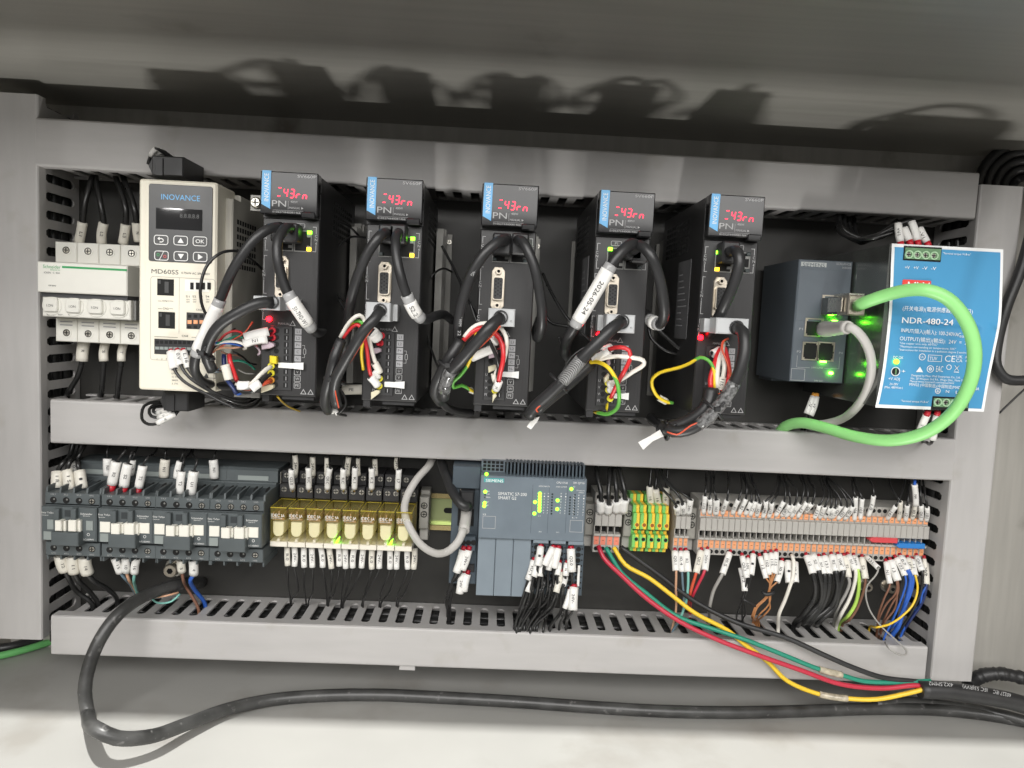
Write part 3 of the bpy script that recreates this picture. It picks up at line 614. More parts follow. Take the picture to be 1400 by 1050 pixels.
# ------------------------------------------------------------------ power supply
def power_supply():
    D = 136; X0, X1, Z0, Z1 = 292.6, 378.0, -50, 73.2
    t = thing('power_supply', 'blue faced switching power supply with a thick green cable across it', 'power supply', (335, 8, Z0))
    q = MB(); q.box(X0 + .4, X1 - .6, Z0 + .6, Z1 - .6, 9, D - .4); case = part(t, 'case', q, 'psu_case')
    q = MB(); q.prism([(X0 + .2, Z1 - 60)] and [(X0 + .2, Z1 - 24), (X0 + .5, Z1 - 24), (X0 + .5, Z1 - 20), (X0 + .2, Z1 - 20)], 20, 90); part(case, 'seam', q, 'psu_case')
    L = [(1219, 333), (1217.5, 360), (1216, 400), (1214, 440), (1210, 480), (1205, 515), (1196, 557)]; Rr = [(1372, 341), (1371, 370), (1369.5, 400), (1367, 440), (1360, 480), (1354, 512), (1345, 563)]
    L = [(v.x, v.z) for v in smooth([(x, 0, y) for x, y in L], 9)]; Rr = [(v.x, v.z) for v in smooth([(x, 0, y) for x, y in Rr], 9)]; n = 24; L = [L[round(i * (len(L) - 1) / (n - 1))] for i in range(n)]; Rr = [Rr[round(i * (len(Rr) - 1) / (n - 1))] for i in range(n)]
    q = MB(); N = 10; V = []
    for i in range(n):
        a, e = at(*L[i], D), at(*Rr[i], D)
        for j in range(N + 1):
            f = j / N; V.append((a[0] * (1 - f) + e[0] * f, D + .3 + .5 * math.sin(f * 5 + i * .3), a[1] * (1 - f) + e[1] * f))
    q.add(V, [(i * (N + 1) + j, i * (N + 1) + j + 1, (i + 1) * (N + 1) + j + 1, (i + 1) * (N + 1) + j) for i in range(n - 1) for j in range(N)], 0, True)
    V2 = []
    for i in range(n):
        a, e = V[i * (N + 1)], V[i * (N + 1) + N]; sh = 2.2; 
        for j in range(N + 1):
            f = j / N; x = (a[0] + sh) * (1 - f) + (e[0] - sh) * f; z = a[2] * (1 - f) + e[2] * f; z = min(max(z, V[-1][2] + 2.2), V[0][2] - 2.4); V2.append((x, D + .55 + .5 * math.sin(f * 5 + i * .3), z))
    q.add(V2, [(i * (N + 1) + j, i * (N + 1) + j + 1, (i + 1) * (N + 1) + j + 1, (i + 1) * (N + 1) + j) for i in range(n - 1) for j in range(N)], 1, True)
    lab = part(t, 'face_label', q, ['psu_white', 'psu_blue'])
    d = D + 1.5; q = MB(); T = lambda *a, **k: q.tpx(*a, **k)
    T('"Terminal torque: 9 LB-in"', 1289, 347.5, d, 2.6, 38)
    for i, s in enumerate(('+V', '+V', '-V', '-V')): T(s, 1237 + 12 * i, 367.5 + .5 * i, d, 4.2, 6.6)
    T('(\u5f00\u5173\u7535\u6e90)(\u96fb\u6e90\u4f9b\u61c9\u5668)(\uc804\uc6d0\uacf5\uae09)', 1234, 424, d, 5, 96)
    T('NDR-480-24', 1233, 441.3, d, 7.8, 70); T('NDR-480-24', 1233.3, 441.4, d + .02, 7.8, 70)
    T('INPUT(\u8f93\u5165)(\u8f38\u5165): 100-240VAC', 1232, 453.8, d, 5, 82, ang=-.03); T('50/60Hz', 1312, 461.5, d, 3, 20)
    T('OUTPUT(\u8f93\u51fa)(\u8f38\u51fa):  24V  =  20A', 1230, 465, d, 5, 100, ang=-.02)
    T('"Use copper wire only, 60/75C"', 1230, 470.3, d, 2.6, 52); T('"Maximum surrounding air temperature: 50C"', 1230, 474.8, d, 2.6, 77); T('"Instructions for installation in a pollution degree 2 environment"', 1229, 479.2, d, 2.6, 104)
    T('DC OK', 1221, 490.3, d, 3.6, 14); T('+', 1232.5, 510, d, 5, 5); T('+V ADJ', 1214.5, 519.5, d, 3.8, 15.5); T('24-28V', 1216, 526.3, d, 3, 12); T('(Max. 480Watt.)', 1209, 530.6, d, 3, 25)
    T('CE', 1291.5, 494.3, d, 8.4, 14); T('UK', 1307.5, 489.8, d, 4.2, 8.4); T('CA', 1307, 495, d, 4.2, 8.6); T('EAC', 1279.5, 508.3, d, 8, 9.5); T('R', 1320, 490, d, 3, 3); T('C', 1320, 495, d, 3, 3)
    T('Designed by Mean Well Enterprises Co., Ltd.', 1246, 514.4, d, 2.8, 67); T('No. 28 Wuquan 3rd Rd., Wugu Dist., New Taipei City', 1245, 518.6, d, 2.8, 86); T('Manual www.meanwell.com/manual.html', 1244, 522.4, d, 2.8, 60)
    T('MW02 (\u4e2d\u570b\u88fd\u9020)(\u4e2d\u56fd\u5236\u9020)MADE IN CHINA', 1243, 527.3, d, 3.8, 96, ang=-.02)
    T('N', 1293, 537, d, 3.8, 4.5); T('L', 1306.5, 538, d, 3.8, 3.6); T('"Terminal torque: 9 LB-in"', 1231.5, 549.3, d, 2.6, 38)
    k = kpx(1280, 500, d)
    for px, py, r in ((1261, 488, 4.6), (1272, 504.5, 4.8), (1297.5, 502, 3.6), (1282.3, 534.5, 3.8)): x, z = at(px, py, d); q.ring(x, z, r * k - .45, r * k, d - .2, d)
    x, z = at(1261, 488, d); q.text('UL', x, z - .8, d, 1.7, 0, None, 0, 'c'); x, z = at(1272, 504.5, d); q.ring(x, z, .5, 1.2, d - .2, d)
    x, z = at(1282.3, 534.5, d); q.box(x - .2, x + .2, z - .2, z + 1.4, d - .2, d); q.box(x - 1.3, x + 1.3, z - .4, z - .1, d - .2, d + .01); q.box(x - .7, x + .7, z - 1, z - .75, d - .2, d)
    x, z = at(1268.5, 494, d); q.frame(x, x + 10.6, z, z + 5, .35, d - .2, d); q.text('TUV', x + 1, z + 1, d, 2.6, 0, 6)
    x, z = at(1252.5, 508.5, d); q.prism([(x, z), (x + 5.4, z), (x + 2.7, z + 4)], d - .2, d)
    x, z = at(1304, 509, d); q.box(x, x + 4, z, z + .5, d - .2, d); q.tube([(x + .3, d, z + 1.2), (x + 3.7, d, z + 5.2)], .22, 4, 0, 2); q.tube([(x + 3.7, d, z + 1.2), (x + .3, d, z + 5.2)], .22, 4, 0, 2)
    part(lab, 'lettering', q, 'psu_white')
    a, e = at(1234.5, 382, d), at(1271.5, 403.5, d); q = MB(); q.rrect(a[0], e[0], e[1], a[1], 1, D + .5, d - .1); lg = part(lab, 'logo', q, 'psu_red'); q = MB(); q.tpx('MW', 1240, 401, d, 16, 30); part(lg, 'lettering', q, 'psu_white')
    # terminals
    for (px, py, qx, qy, n, s) in ((1235, 336.2, 1284.5, 358.5, 4, 0), (1274, 541.5, 1322, 562, 4, 1)):
        a, e = at(px, py, D), at(qx, qy, D); q = MB(); q.box(a[0], e[0], e[1], a[1], D - 1, D + 1.3, 0, 1); W = e[0] - a[0]
        q.box(a[0] + .8, e[0] - .8, e[1] + 1.2 if not s else e[1] + 2.4, a[1] - 1.2, D + 1, D + 2.2, .3); tb = part(t, 'terminal_block', q, ['term_green', 'hole'])
        for i in range(n):
            cx = a[0] + 3.4 + i * 6.35; cz = e[1] + 4.3 if not s else e[1] + 6; q = MB(); q.ring(cx, cz, 2.3, 3.05, D + 2, D + 3.2, 16); q.knob(cx, cz, 2.3, D + 1.4, D + 1.9, 14, 1); q.knob(cx, cz, 1.9, D + 1.9, D + 2.3, 12, 2, .3); q.box(cx - 1.6, cx + 1.6, cz - .3, cz + .3, D + 2.3, D + 2.45, 0, 1); q.box(cx - .3, cx + .3, cz - 1.6, cz + 1.6, D + 2.3, D + 2.46, 0, 1); part(tb, 'screw', q, ['term_pale', 'hole', 'screw_zinc'])
    x, z = at(1226, 494.5, d); q = MB(); q.knob(x, z, 2, D, d + .8, 12, 0, .6); part(t, 'status_light', q, 'led_green')
    x, z = at(1224.5, 508, d); q = MB(); q.knob(x, z, 2.6, D, d + .1, 14); q.box(x - .5, x + .5, z - 2.3, z + 2.3, d, d + .5, 0, 1); q.ring(x, z, 3.0, 3.5, d - .2, d, 16, 2); part(t, 'adjusting_screw', q, ['hole', 'term_green', 'psu_white'])
power_supply()
# ------------------------------------------------------------------ contactors
def contactor(ox, label, pressed=False, sticker=False):
    zb = zm(210, 630, 6.561); P = lambda x, y, d: at(*zb(x, y), d)
    def bz(q, x0, y0, x1, y1, d0, d1, c=0, m=0):
        a, e = P(x0, y0, d1), P(x1, y1, d1); return q.box(a[0], e[0], e[1], a[1], d0, d1, c, m)
    B = lambda: MB(ox, 0)
    DN, DS = 84, 79
    X0 = P(480, 620, DN)[0]; X1 = X0 + 44.6
    zt, zn1, zn0, zl = P(600, 345, DS)[1], P(600, 470, DN)[1], P(600, 772, DN)[1], P(600, 903, DS)[1]; zs0, zs1 = P(600, 455, DS)[1], P(600, 782, DS)[1]
    t = thing('contactor', label, 'contactor', (X0 + 22 + ox, 8, zl), 'grey contactors at the left of the lower row')
    zr0, zr1 = P(700, 196, 46)[1], P(700, 55, 40)[1]
    q = B(); q.box(X0 + .05, X1 - .05, zl + 3, zt - .1, 8, 61)
    pf = [(8, zt - .2), (68, zt - .2), (46, zr0), (46, zr0 + 1), (42, zr0 + 1.2), (42, zr1 - 2), (39, zr1), (8, zr1)]; n_ = len(pf)
    q.add([(X0 + .05, d, z) for d, z in pf] + [(X1 - .05, d, z) for d, z in pf], [tuple(range(n_)), tuple(range(n_, 2 * n_))] + [(i, (i + 1) % n_, n_ + (i + 1) % n_, n_ + i) for i in range(n_)])
    body = part(t, 'body', q, 'contactor')
    q = B(); q.box(X0, X1, zl, zs1, 40, DS, .6); part(t, 'terminal_strip', q, 'contactor'); q = B(); q.box(X0, X1, zs0, zt, 40, DS, .6)
    st = part(t, 'terminal_strip', q, 'contactor')
    q = B(); q.box(X0, X1, zn0, zn1, 60, DN, .9); q.box(X0 + .1, X1 - .1, zn1 - 1.2, zn1 + 2, 60, DN - 5, .5); nose = part(t, 'nose', q, 'contactor')
    for i in range(5):
        x = X0 + .1 + i * 10.9; w_ = 1.5
        q = B(); q.add([(xx, d, z) for xx in (x, x + w_) for d, z in ((DS - 1, zt - 1), (DS - 2, zt + 4.5), (62, zt + 5.5), (52, zr0 - 1), (40, zr0 - 1), (40, zt - 1))], [(0, 1, 2, 3, 4, 5), (6, 7, 8, 9, 10, 11)] + [(i, (i + 1) % 6, 6 + (i + 1) % 6, 6 + i) for i in range(6)]); part(st, 'rib', q, 'contactor')
        q = B(); q.box(x, x + w_, zl - 4, zl + 1, 40, DS - 1.5, .3); part(st, 'rib', q, 'contactor')
    for i in range(4):
        x = X0 + 6.9 + i * 10.4
        for zz, f in ((zs0 + (zt - zs0) * .42, 0), (zl + (zs1 - zl) * .56, 1)):
            q = B(); q.knob(x, zz, 2.7, DS - .5, DS + .15, 14); hs = i == 3 or (sticker and not f)
            if hs: q.knob(x, zz, 2.2, DS, DS + .35, 12, 1, .3); q.box(x - 1.7, x + 1.7, zz - .35, zz + .35, DS + .3, DS + .5); q.box(x - .35, x + .35, zz - 1.7, zz + 1.7, DS + .3, DS + .52)
            else: q.knob(x + .7, zz + .7, .8, DS, DS + .3, 8, 2)
            part(st, 'screw', q, ['hole', 'screw_zinc', 'grey_mid'])
        q = B(); f_ = lambda z: 68 + (46 - 68) * (z - zt) / (zr0 - zt); q.add([(x + a, f_(zt + b) + .3, zt + b) for a, b in ((-3.6, .4), (3.6, .4), (3.2, 4.5), (-3.2, 4.5))], [(0, 1, 2, 3)]); zk = zr0 - 2.6; q.add([(x + 2 + 1.5 * math.cos(i * .785), f_(zk + 1.5 * math.sin(i * .785)) + .35, zk + 1.5 * math.sin(i * .785)) for i in range(8)], [tuple(range(8))], 1); part(body, 'wire_entry', q, ['contactor_dark', 'hole'])
    for x0, x1 in ((600, 645), (749, 794)): q = B(); bz(q, x0, 490, x1, 598, 80, DN + 4, .5); part(nose, 'post', q, 'contactor')
    q = B(); bz(q, 690, 500, 745, 560, 80, DN + .3); part(nose, 'recess', q, 'contactor_dark')
    bm = 'window_grey' if pressed else 'button_white'
    for x0, x1, y0, y1 in ((498, 588, 585, 682), (842, 937, 596, 692)):
        q = B(); 
        if pressed: x0 += 35; y1 -= 8
        bz(q, x0, y0, x1, y1, 80, DN + .8, .3); part(t, 'position_window', q, bm)
    for x0, x1, y0, y1 in ((603, 680, 604, 702), (720, 808, 600, 707)):
        if pressed: y0 -= 8; y1 -= 12; x0 += 10; x1 -= 10
        q = B(); bz(q, x0, y0, x1, y1, 80, DN + 6, .6); q.ox += 3; bz(q, x0, y0, x1, y1, 80, DN + 3, .5); q.ox -= 3; part(t, 'actuator', q, 'button_white')
    q = B(); bz(q, 580, 697, 820, 826, 62, DN + 7, .6); part(nose, 'front_block', q, 'contactor')
    q = B(); bz(q, 500, 690, 577, 765, 80, DN + .5); part(nose, 'marker_window', q, 'window_grey')
    q = B(); ky = DN + .12
    for s, x, y, h, w_ in (('Easy TeSys', 486, 526, 14, 105), ('Contactor', 486, 547, 10, 60), ('Schneider', 828, 540, 16, 108), ('Electric', 852, 556, 9, 60), ('LC1E0901', 850, 767, 14, 90)):
        k = kpx(*zb(x, y), ky) / 6.561; a = P(x, y, ky); q.text(s, a[0], a[1], ky, h * k, 0, w_ * k)
    a = P(895, 718, ky); q.ring(a[0], a[1], .9, 1.2, ky - .1, ky); part(nose, 'lettering', q, 'print_white')
    q = B()
    for i, s in enumerate(('1/L1', '3/L2', '5/L3', '13NO')): q.text(s, X0 + 5 + i * 10.4, zs0 + (zt - zs0) * .82, DS + .1, 1.3, 0, 3.6); q.text(('2/T1', '4/T2', '6/T3', '14NO')[i], X0 + 5 + i * 10.4, zl + 1.2, DS + .1, 1.3, 0, 3.6)
    part(st, 'lettering', q, 'print_grey')
    q = B(); q.box(X0 + 10, X1 - 8, zr0 + 2, zr0 + 6, 41, 42.6); part(body, 'label_strip', q, 'window_grey')
    if sticker: q = B(); q.box(X1 - .05, X1 + .2, zt + 1, zt + 15, 26, 34); part(body, 'label_strip', q, 'marker_cream')
za_, zb_ = zm(50, 630, 6.565), zm(210, 630, 6.561)
CXR = at(*zb_(480, 620), 84)[0]
CX = [at(*za_(42, 600), 84)[0] - CXR, at(*za_(550, 600), 84)[0] - CXR, at(*zb_(-12, 600), 84)[0] - CXR, 0]
for ox, lb, pr, stk in zip(CX, ('leftmost grey contactor with narrow grey windows beside its white levers', 'second grey contactor with two red tipped wires entering its top', 'third grey contactor with brown and blue wires below it', 'rightmost grey contactor with bare screws and no wires'), (True, False, False, False), (False, False, False, True)): contactor(ox, lb, pr, stk)
# ------------------------------------------------------------------ relays on their sockets
def relays():
    zr = zm(365, 620, 6.173); d1, d0 = 72, 34
    ref = None; step = (at(564, 720, 70)[0] - at(393, 712, 70)[0]) / 7
    xa, zb0 = at(*zr(18, 770), d1); xb, zt0 = at(*zr(165, 470), d1); xb = xa + step - .6
    zsk = at(*zr(60, 380), 38)[1]
    for i in range(8):
        o = i * step; lit = i in (3, 6)
        B = lambda: MB(o, 0)
        s = thing('relay_socket', 'black relay socket under the %s yellow relay from the left' % orn(i + 1), 'relay socket', (xa + o + 8, 8, zb0 - 8), 'relay sockets in the lower row')
        q = B(); q.box(xa + .2, xb - .2, zb0 - 6, zt0 + 26, 8, d0, .4); q.box(xa + .2, xb - .2, zt0 + 3, zt0 + 15, d0, 46, .5); q.box(xa + .2, xb - .2, zt0 + 15, zt0 + 26, d0, 39, .5); body = part(s, 'body', q, 'black_plastic')
        for zz, dd in ((zt0 + 10.5, 46), (zt0 + 21.5, 39)):
            for xx in (xa + 4.2, xa + 11.4):
                q = B(); q.knob(xx, zz, 2.4, dd - .5, dd + .4, 12, 0, .2); q.box(xx - 2, xx + 2, zz - .35, zz + .35, dd + .3, dd + .55, 0, 1); q.box(xx - .35, xx + .35, zz - 2, zz + 2, dd + .3, dd + .56, 0, 1); part(body, 'screw', q, ['screw_zinc', 'hole'])
        q = B(); q.box(xa, xb, zb0 - 2.2, zb0 + 2.6, d0, 70, .5); q.box(xa + 6, xb - 6, zb0 + 2, zb0 + 5, 60, 71, .4); part(body, 'retaining_clip', q, 'relay_base')
        t = thing('relay', ('%s yellow relay from the left, %s' % (orn(i + 1), 'glowing green at its corner' if lit else 'with no green light')), 'relay', (xa + o + 8, d0, zb0), 'clear yellow relays in the lower row')
        q = B(); zc0, zc1 = zb0 + 2.7, zt0 + 1; q.box(xa + .4, xb - .4, zc0, zc1, d0 + .2, d1, .8); part(t, 'cover', q, 'relay_cover')
        q = B(); q.frame(xa + .3, xb - .3, zc1 - .9, zc1 + .1, .5, d0 + 10, d1 + .05) if False else None
        for xx in (xa + .5, xb - 1.1): q.box(xx, xx + .6, zc1 - .2, zc1 + .3, d0 + 8, d1 - .5)
        q.box(xa + .5, xb - .5, zc1 - .4, zc1 + .3, d1 - .9, d1 - .1); q.box(xa + .5, xb - .5, zc1 - .2, zc1 + .3, d0 + 8, d0 + 9); part(t, 'rim', q, 'relay_rim')
        q = B(); zc = zc0 + 10.5; cx = (xa + xb) / 2 - .6; q.prism([(cx - 4.6, zc + 6), (cx - 4.6, zc - 2), (cx - 3.6, zc - 5), (cx - 1.5, zc - 6.6), (cx + 1.5, zc - 6.6), (cx + 3.6, zc - 5), (cx + 4.6, zc - 2), (cx + 4.6, zc + 6)], 44, d1 - 2.5, .6); part(t, 'coil', q, 'relay_coil')
        q = B(); q.box(cx - 5, cx - 1, zc + 9, zc + 10.2, 44, d1 - 3); q.box(cx + 1.2, cx + 4.6, zc + 8.4, zc + 9.4, 44, d1 - 3); q.knob(cx - 3, zc + 11.4, .9, 50, d1 - 3, 8); q.knob(cx + 3, zc + 11, 1.1, 50, d1 - 3, 8); q.box(cx - 5, cx + 5, zc + 7.4, zc + 7.9, 44, d1 - 4); q.box(cx - 5.2, cx - 4.4, zc + 7, zc + 14, 44, d1 - 4); q.box(cx - .5, cx + .4, zc + 9, zc + 15, 50, d1 - 4); part(t, 'contact_set', q, 'relay_metal')
        q = B(); q.text('IDEC', cx - 5.4, zc + 11.2, d1 + .1, 2.6, 0, 7.2); q.text('RU2S-D24', cx - 5.4, zc + 9.6, d1 + .1, 1.0, 0, 9); q.text('5A', cx + 2.8, zc + 11.2, d1 + .1, 2.4, 0, 3); part(t, 'lettering', q, 'print_white')
        if lit: q = B(); x = xb - 3.4; q.prism([(x - 1.5, zc0 + .4), (x + 1.3, zc0 + 1.2), (x + 2.2, zc0 + 5.4), (x, zc0 + 3.2)], d1 - 5, d1 - 1.4); part(t, 'status_light', q, 'led_green')
relays()
# ------------------------------------------------------------------ end clamps
def clamp(px, py, label, wpx=11):
    x, z = at(px, py, 34); w_ = 8.4
    t = thing('end_clamp', label, 'end clamp', (x, 7, RZ - 21), 'grey end clamps on the lower rail')
    q = MB(); q.box(x - w_ / 2, x + w_ / 2, RZ - 9, RZ + 20, 8, 34, .8); q.box(x - w_ / 2, x + w_ / 2, RZ + 20, RZ + 24, 8, 24, .6); b = part(t, 'body', q, 'stop_grey')
    q = MB(); q.box(x - w_ / 2 + .4, x + w_ / 2 - .4, RZ - 21, RZ - 9, 10, 28, .6); part(t, 'label_holder', q, 'term_grey')
    for zz in (RZ + 12.5, RZ + 4.5): q = MB(); q.ring(x, zz, 2.3, 3, 33.6, 34.3, 14, 1); q.knob(x, zz, 2.3, 33.6, 34.2, 12, 0, .3); q.box(x - 1.7, x + 1.7, zz - .35, zz + .35, 34, 34.4, 0, 1); q.box(x - .35, x + .35, zz - 1.7, zz + 1.7, 34, 34.41, 0, 1); part(b, 'screw', q, ['screw_zinc', 'hole'])
clamp(580, 690, 'grey end clamp right of the yellow relays'); clamp(806.5, 700, 'grey end clamp between the controller and four white capped wires'); clamp(859.5, 705, 'grey end clamp left of the green yellow earth terminals'); clamp(946, 712, 'grey end clamp left of the long terminal row')
# ------------------------------------------------------------------ terminals
def terminal(x, w_, zt, zb, label, group, mcol, ptop, name='terminal_block', push='orange', tdup=None):
    t = thing(name, label, 'terminal block', (x + w_ / 2, 8, zb), group); D = 44
    q = MB(); g = .12; a, e = x + g, x + w_ - g; h = zt - zb
    q.box(a, e, zb, zt, 8, 33, .3); q.box(a, e, zb + h * .47, zb + h * .70, 33, D, .4); q.box(a, e, zb + h * .70, zb + h * .82, 33, D - 3, .3); q.box(a, e, zb + h * .29, zb + h * .33, 33, D - 2, .3); q.box(a, e, zb, zb + h * .29, 33, D - 5, .3); q.box(a, e, zb + h * .82, zt, 33, D - 6, .3); q.box(a, a + .7, zb + h * .33, zb + h * .47, 33, D - 3)
    b = part(t, 'housing', q, mcol)
    q = MB(); q.box(x + .9, e - .25, zb + h * .33, zb + h * .45, 32, 34); part(b, 'bridge_slot', q, 'hole')
    for z0, z1, d in ((zb + h * .13, zb + h * .28, D - 4.6), (zb + h * .73, zb + h * .83, D - 2.4)):
        q = MB(); q.box(x + .75, e - .6, z0, z1, D - 12, d, .3); q.box(x + w_ / 2 - .9, x + w_ / 2 + .9, (z0 + z1) / 2 - .25, (z0 + z1) / 2 + .25, d - .2, d + .1, 0, 1); part(t, 'push_lever', q, [push, 'orange_hole'])
    for zz, d in ((zb + h * .065, D - 4.9), (zt - h * .07, D - 5.9)):
        q = MB(); q.knob(x + w_ / 2, zz, min(1.9, w_ * .36), d - 1, d + .12, 12); part(b, 'wire_hole', q, 'hole')
    return t
ztt, zbb = at(1100, 690, 40)[1], at(1100, 764, 40)[1]
x0, x1 = at(956, 720, 42)[0], at(1268, 738, 42)[0]; NT = 40; TW = (x1 - x0) / NT
TX0 = x0
proto = None
for i in range(NT):
    lb = '%s grey terminal of the long row with orange levers, counted from the left' % orn(i + 1)
    if proto is None:
        proto = terminal(x0, TW, ztt, zbb, lb, 'grey terminals with orange levers', 'term_grey', 0); KIDS[proto] = [o for o in ORG if o.parent == proto]
        for o in list(KIDS[proto]): KIDS[o] = [c for c in ORG if c.parent == o]
    else: dup(proto, i * TW, 0, lb)
xs = at(923, 715, 42)[0]
for i in range(3): terminal(xs + i * 4.6, 4.6, ztt + .5, zbb + 1, '%s small grey terminal right of the green yellow earth terminals' % ('left', 'middle', 'right')[i], 'small grey terminals beside the earth terminals', 'term_grey', 0)
xs = at(814, 700, 44)[0]
for i in range(4): terminal(xs + i * 6.1, 6.1, ztt + 3, zbb - 1.5, ('wide grey terminal holding the red wire', 'wide grey terminal holding the green wire', 'wide grey terminal holding the yellow wire', 'wide grey terminal holding the thick black wire')[i], 'wide grey terminals with salmon levers', 'term_grey', 0, push='salmon')
def earth(x, w_, label):
    t = thing('earth_terminal', label, 'earth terminal', (x + w_ / 2, 8, RZ - 27), 'green yellow earth terminals'); P8 = zm(800, 640, 7.5); D = 42
    Z = lambda y: at(*P8(700, y), D)[1]
    for mcol, f0, f1, nm in (('earth_green', .04, .52, 'green_half'), ('earth_yellow', .52, .96, 'yellow_half')):
        a, e = x + w_ * f0, x + w_ * f1; q = MB()
        q.box(a, e, Z(880), Z(400), 8, 30); q.box(a, e, Z(635), Z(470), 30, D, .5); q.box(a, e, Z(470), Z(398), 30, D - 4, .5); q.box(a, e, Z(690), Z(640), 30, D - 7, .3); q.box(a, e, Z(825), Z(690), 30, D, .5); q.box(a, e, Z(880), Z(830), 30, D - 6, .4); q.box(a, e, Z(398), Z(325), 8, 22, .4)
        part(t, nm, q, mcol)
    q = MB(); q.box(x + 1, x + w_ - 1.4, Z(650), Z(632), D - 6, D - 2.6); part(t, 'slot', q, 'hole')
    for y, mc in ((588, 'orange_hole'), (735, 'hole')): q = MB(); q.ring(x + w_ * .62, Z(y), 1.7, 2.3, D - .3, D + .2, 14, 1); q.knob(x + w_ * .62, Z(y), 1.7, D - .3, D + .1, 12); part(t, 'screw_hole', q, [mc, 'earth_yellow' if y < 600 else 'earth_green'])
xs = at(866, 700, 42)[0]
for i in range(5): earth(xs + i * 6.5 + (.8 if i > 1 else 0), 6.5, '%s green yellow earth terminal from the left of five' % orn(i + 1))
# jumper bars in the long row
z2 = zm(1100, 650, 7.368)
for a, b, y, m, lb in ((655, 940, 655, 'bridge_red', 'red jumper bar in the right part of the terminal row'), (925, 1215, 712, 'bridge_blue', 'blue jumper bar at the right end of the terminal row')):
    p, e = at(*z2(a, y - (b - a) * .02), 46), at(*z2(b, y + 8), 46); q = MB(); hh = 2.3
    q.prism([(p[0], (p[1] + e[1]) / 2), (p[0] + 3, (p[1] + e[1]) / 2 + hh), (e[0], (p[1] + e[1]) / 2 + hh), (e[0], (p[1] + e[1]) / 2 - hh), (p[0] + 3, (p[1] + e[1]) / 2 - hh)], 36, 46, .5)
    solo('jumper_bar', lb, 'jumper bar', q, m)
